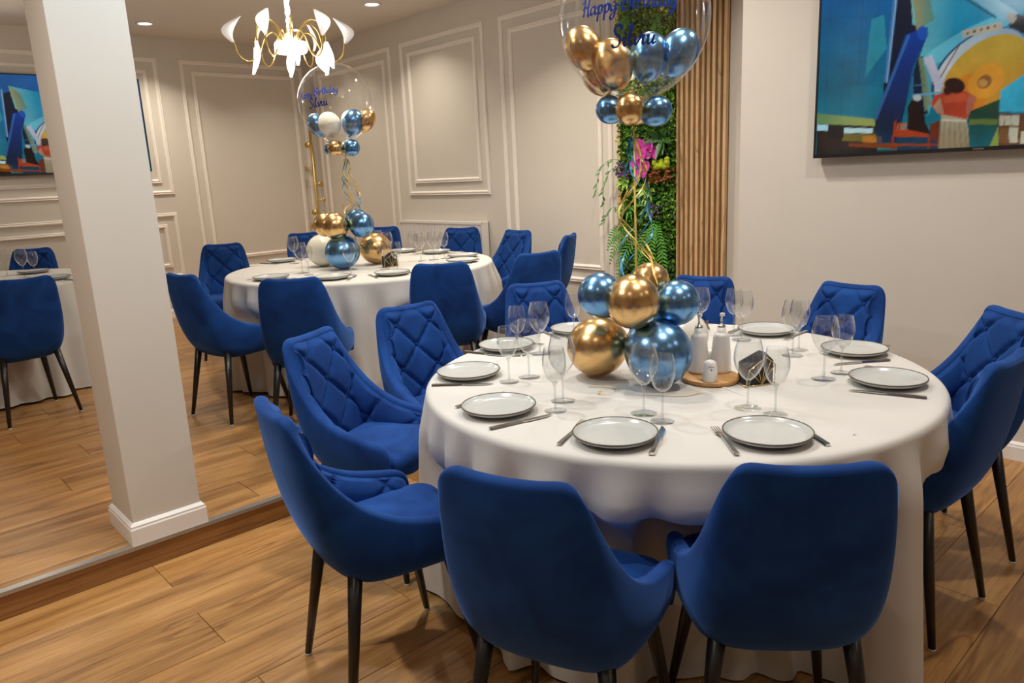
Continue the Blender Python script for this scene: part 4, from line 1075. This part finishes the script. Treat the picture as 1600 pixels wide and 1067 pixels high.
# broad leaf rosettes
def rosette(c, n, ln, wd, mat, name='leaf', rise=.4):
    C_ = Vector(c)
    for k in range(n):
        a = 2*PI*k/n+rg.uniform(-.2, .2); d = Vector((math.cos(a), -rise-rg.uniform(0, .4), math.sin(a))).normalized(); L_ = ln*rg.uniform(.8, 1.15)
        vv, ff = leaf_blade([C_, C_+d*L_*.35, C_+d*L_*.7+Vector((0, 0, -.01)), C_+d*L_+Vector((0, -.005, -.03))], wd)
        link(name, mesh(name, vv, ff), mat, pw)
rosette((.02, -.07, 1.28), 9, .10, .016, M['leaf_b']); rosette((-.16, -.07, 1.16), 8, .11, .012, M['fern']); rosette((.05, -.07, 1.17), 7, .10, .015, M['leaf_a'])
rosette((-.18, -.07, 1.36), 7, .08, .016, M['leaf_b']); rosette((.08, -.08, .62), 8, .12, .022, M['leaf_a']); rosette((-.02, -.08, .74), 7, .10, .02, M['leaf_c']); rosette((.14, -.08, 1.63), 8, .13, .024, M['leaf_c'])
# trailing vine at the left
def vine(pts):
    P = cr_curve(pts, 5); e = MB().tube([tuple(p) for p in P], .0018, 5)
    st = e.build('vine', M['vine'], pw)
    for i in range(2, len(P), 2):
        d = Vector((rg.uniform(-1, .3), rg.uniform(-.6, .1), rg.uniform(-1, -.3))).normalized(); c = Vector(P[i]); L_ = rg.uniform(.035, .055)
        vv, ff = leaf_blade([c, c+d*L_*.4, c+d*L_*.75, c+d*L_], .010); link('vine_leaf', mesh('vine_leaf', vv, ff), M['vine'], st)
vine([(-.2, -.08, 1.50), (-.30, -.11, 1.51), (-.38, -.12, 1.45), (-.42, -.12, 1.36), (-.44, -.12, 1.27)])
vine([(-.2, -.08, 1.47), (-.28, -.12, 1.44), (-.33, -.13, 1.36), (-.36, -.13, 1.26), (-.35, -.13, 1.19)])
vine([(-.2, -.08, 1.14), (-.28, -.11, 1.16), (-.34, -.12, 1.10), (-.36, -.12, 1.04)])
# orchids
def orchid(c, s):
    C_ = Vector(c); rt = empty('orchid_flower', C_); rt.parent = pw
    for k, (a, ln, wd) in enumerate([(90, 1.0, .36), (205, 1.0, .34), (335, 1.0, .34), (20, 1.05, .62), (160, 1.05, .62)]):
        d = Vector((math.cos(R(a)), -.25, math.sin(R(a)))).normalized()
        vv, ff = leaf_blade([Vector((0, 0, 0)), d*s*.3, d*s*.65, d*s*ln*.9, d*s*ln], wd*s, .15)
        link('petal', mesh('petal', vv, ff), M['orchid'], rt)
    MB().ball((0, -.015, -.004), s*.2, 10, 7).build('flower_heart', M['orchid_heart'], rt)
for c in [(-.02, -.11, 1.60), (.06, -.12, 1.575), (.00, -.125, 1.53), (.09, -.12, 1.53), (-.04, -.12, 1.47), (.03, -.12, 1.45), (.00, -.12, 1.40)]: orchid(c, .052)
mb = MB()
for k in range(16): mb.ball((.15+rg.uniform(-.055, .065), -.095+rg.uniform(-.012, .012), 1.465+rg.uniform(-.035, .035)), rg.uniform(.018, .028), 10, 7)
o = mb.build('lime_moss', M['moss_ball'], pw)
for k in range(46):
    c = Vector((.16+rg.uniform(-.10, .11), -.09, 1.375+rg.uniform(-.045, .05))); d = Vector((rg.uniform(-1, 1), -.8, rg.uniform(-.7, 1))).normalized()
    vv, ff = leaf_blade([c, c+d*.02, c+d*.042], .011); link('russet_leaf', mesh('russet_leaf', vv, ff), M['russet'], pw)
def sprig(c, n):
    e = MB(); C_ = Vector(c)
    for k in range(n): e.ball((C_.x+rg.uniform(-.035, .035), C_.y+rg.uniform(-.02, .02), C_.z+rg.uniform(-.05, .05)), rg.uniform(.006, .010), 7, 5)
    e.build('purple_sprig', M['purple'], pw)
sprig((-.22, -.10, 1.435), 34); sprig((-.16, -.10, 1.42), 16); sprig((.06, -.11, 1.14), 14); sprig((.13, -.11, 1.13), 14)

# ------------------------------------------------------------------ chandeliers
def chandelier(loc, label, seed, power=9):
    rnd = random.Random(seed)
    r = tag(empty('chandelier', (*loc[:2], CEIL)), label, 'chandelier', 'white leaf chandeliers')
    dz = loc[2]-CEIL
    MB().lathe([(0, 0), (.09, 0), (.09, -.012), (.075, -.03), (0, -.035)], 32).build('ceiling_canopy', M['shade'], r)
    e = MB(); z = -.03
    while z > dz+.09:
        e.ball((rnd.uniform(-.006, .006), rnd.uniform(-.006, .006), z), rnd.uniform(.014, .021), 8, 6); z -= .017
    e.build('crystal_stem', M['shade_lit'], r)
    MB().lathe([(0, dz+.10), (.03, dz+.09), (.035, dz+.05), (.04, dz+.045), (.105, dz+.035), (.112, dz+.02), (.112, dz-.02), (.10, dz-.035), (.0, dz-.04)], 36).build('hub', M['hub_on'], r)
    for k in range(12):
        a = 2*PI*k/12+.13; up = k % 2 == 0
        ca, sa = math.cos(a), math.sin(a)
        if up:   # arm dips out and curls up; leaf rises from its end
            prof = [(.06, .04), (.11, .10), (.17, .06), (.22, -.05), (.29, -.09), (.35, -.05), (.37, .03)]; ld = (.0, 1.0); L_ = .17
        else:    # arm arches and drops; leaf hangs
            prof = [(.05, .05), (.10, .14), (.17, .175), (.235, .14), (.262, .07), (.262, .02)]; ld = (.16, -1.0); L_ = .18
        P = cr_curve([(q*ca, q*sa, dz+z_) for q, z_ in prof], 6)
        am = MB().tube([tuple(p) for p in P], .0058, 8).build('arm', M['gold_arm'], r)
        end = Vector(P[-1]); d = Vector((ld[0]*ca, ld[0]*sa, ld[1])).normalized(); out = Vector((ca, sa, 0)); side = Vector((-sa, ca, 0)); tw_ = R(55 if k % 4 < 2 else -55); side, out_l = side*math.cos(tw_)+out*math.sin(tw_), out*math.cos(tw_)-side*math.sin(tw_)
        # curved spoon-like leaf, doubled for thickness
        v = []; f = []; n = 11; mcols = 5
        for layer in (0, 1):
            for i in range(n):
                q = i/(n-1); c = end+d*L_*q+out*(.05*math.sin(PI*q*1.1)*(1 if up else -.4)-(.045*q if up else 0)); wd = .043*math.sin(PI*min(.97, .05+.95*q)**1.05)+.003
                for j in range(mcols):
                    s = -1+2*j/(mcols-1); v.append(c+side*wd*s+out_l*(.014*s*s-.0035*layer))
        for layer in (0, 1):
            o_ = layer*n*mcols
            for i in range(n-1):
                for j in range(mcols-1): f.append((o_+i*mcols+j, o_+i*mcols+j+1, o_+(i+1)*mcols+j+1, o_+(i+1)*mcols+j))
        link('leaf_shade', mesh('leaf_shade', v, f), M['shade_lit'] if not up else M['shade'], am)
    ld_ = bpy.data.lights.new('chandelier_lamp', 'POINT'); ld_.energy = power; ld_.color = (1, .93, .82); ld_.shadow_soft_size = .14
    lo = bpy.data.objects.new('lamp_light', ld_); COL.objects.link(lo); lo.parent = r; lo.location = (0, 0, dz-.20)
chandelier((-5.07, 2.665, 2.372), 'white leaf chandelier with gold arms above the far table', 2)
chandelier((-6.98, .80, 2.40), 'white leaf chandelier above the left table, one gold arm in view', 3)
chandelier((-1.49, 2.095, 2.62), 'added white leaf chandelier above the front table, out of the picture', 5, 5)  # unseen chandelier added as a further light over the front table
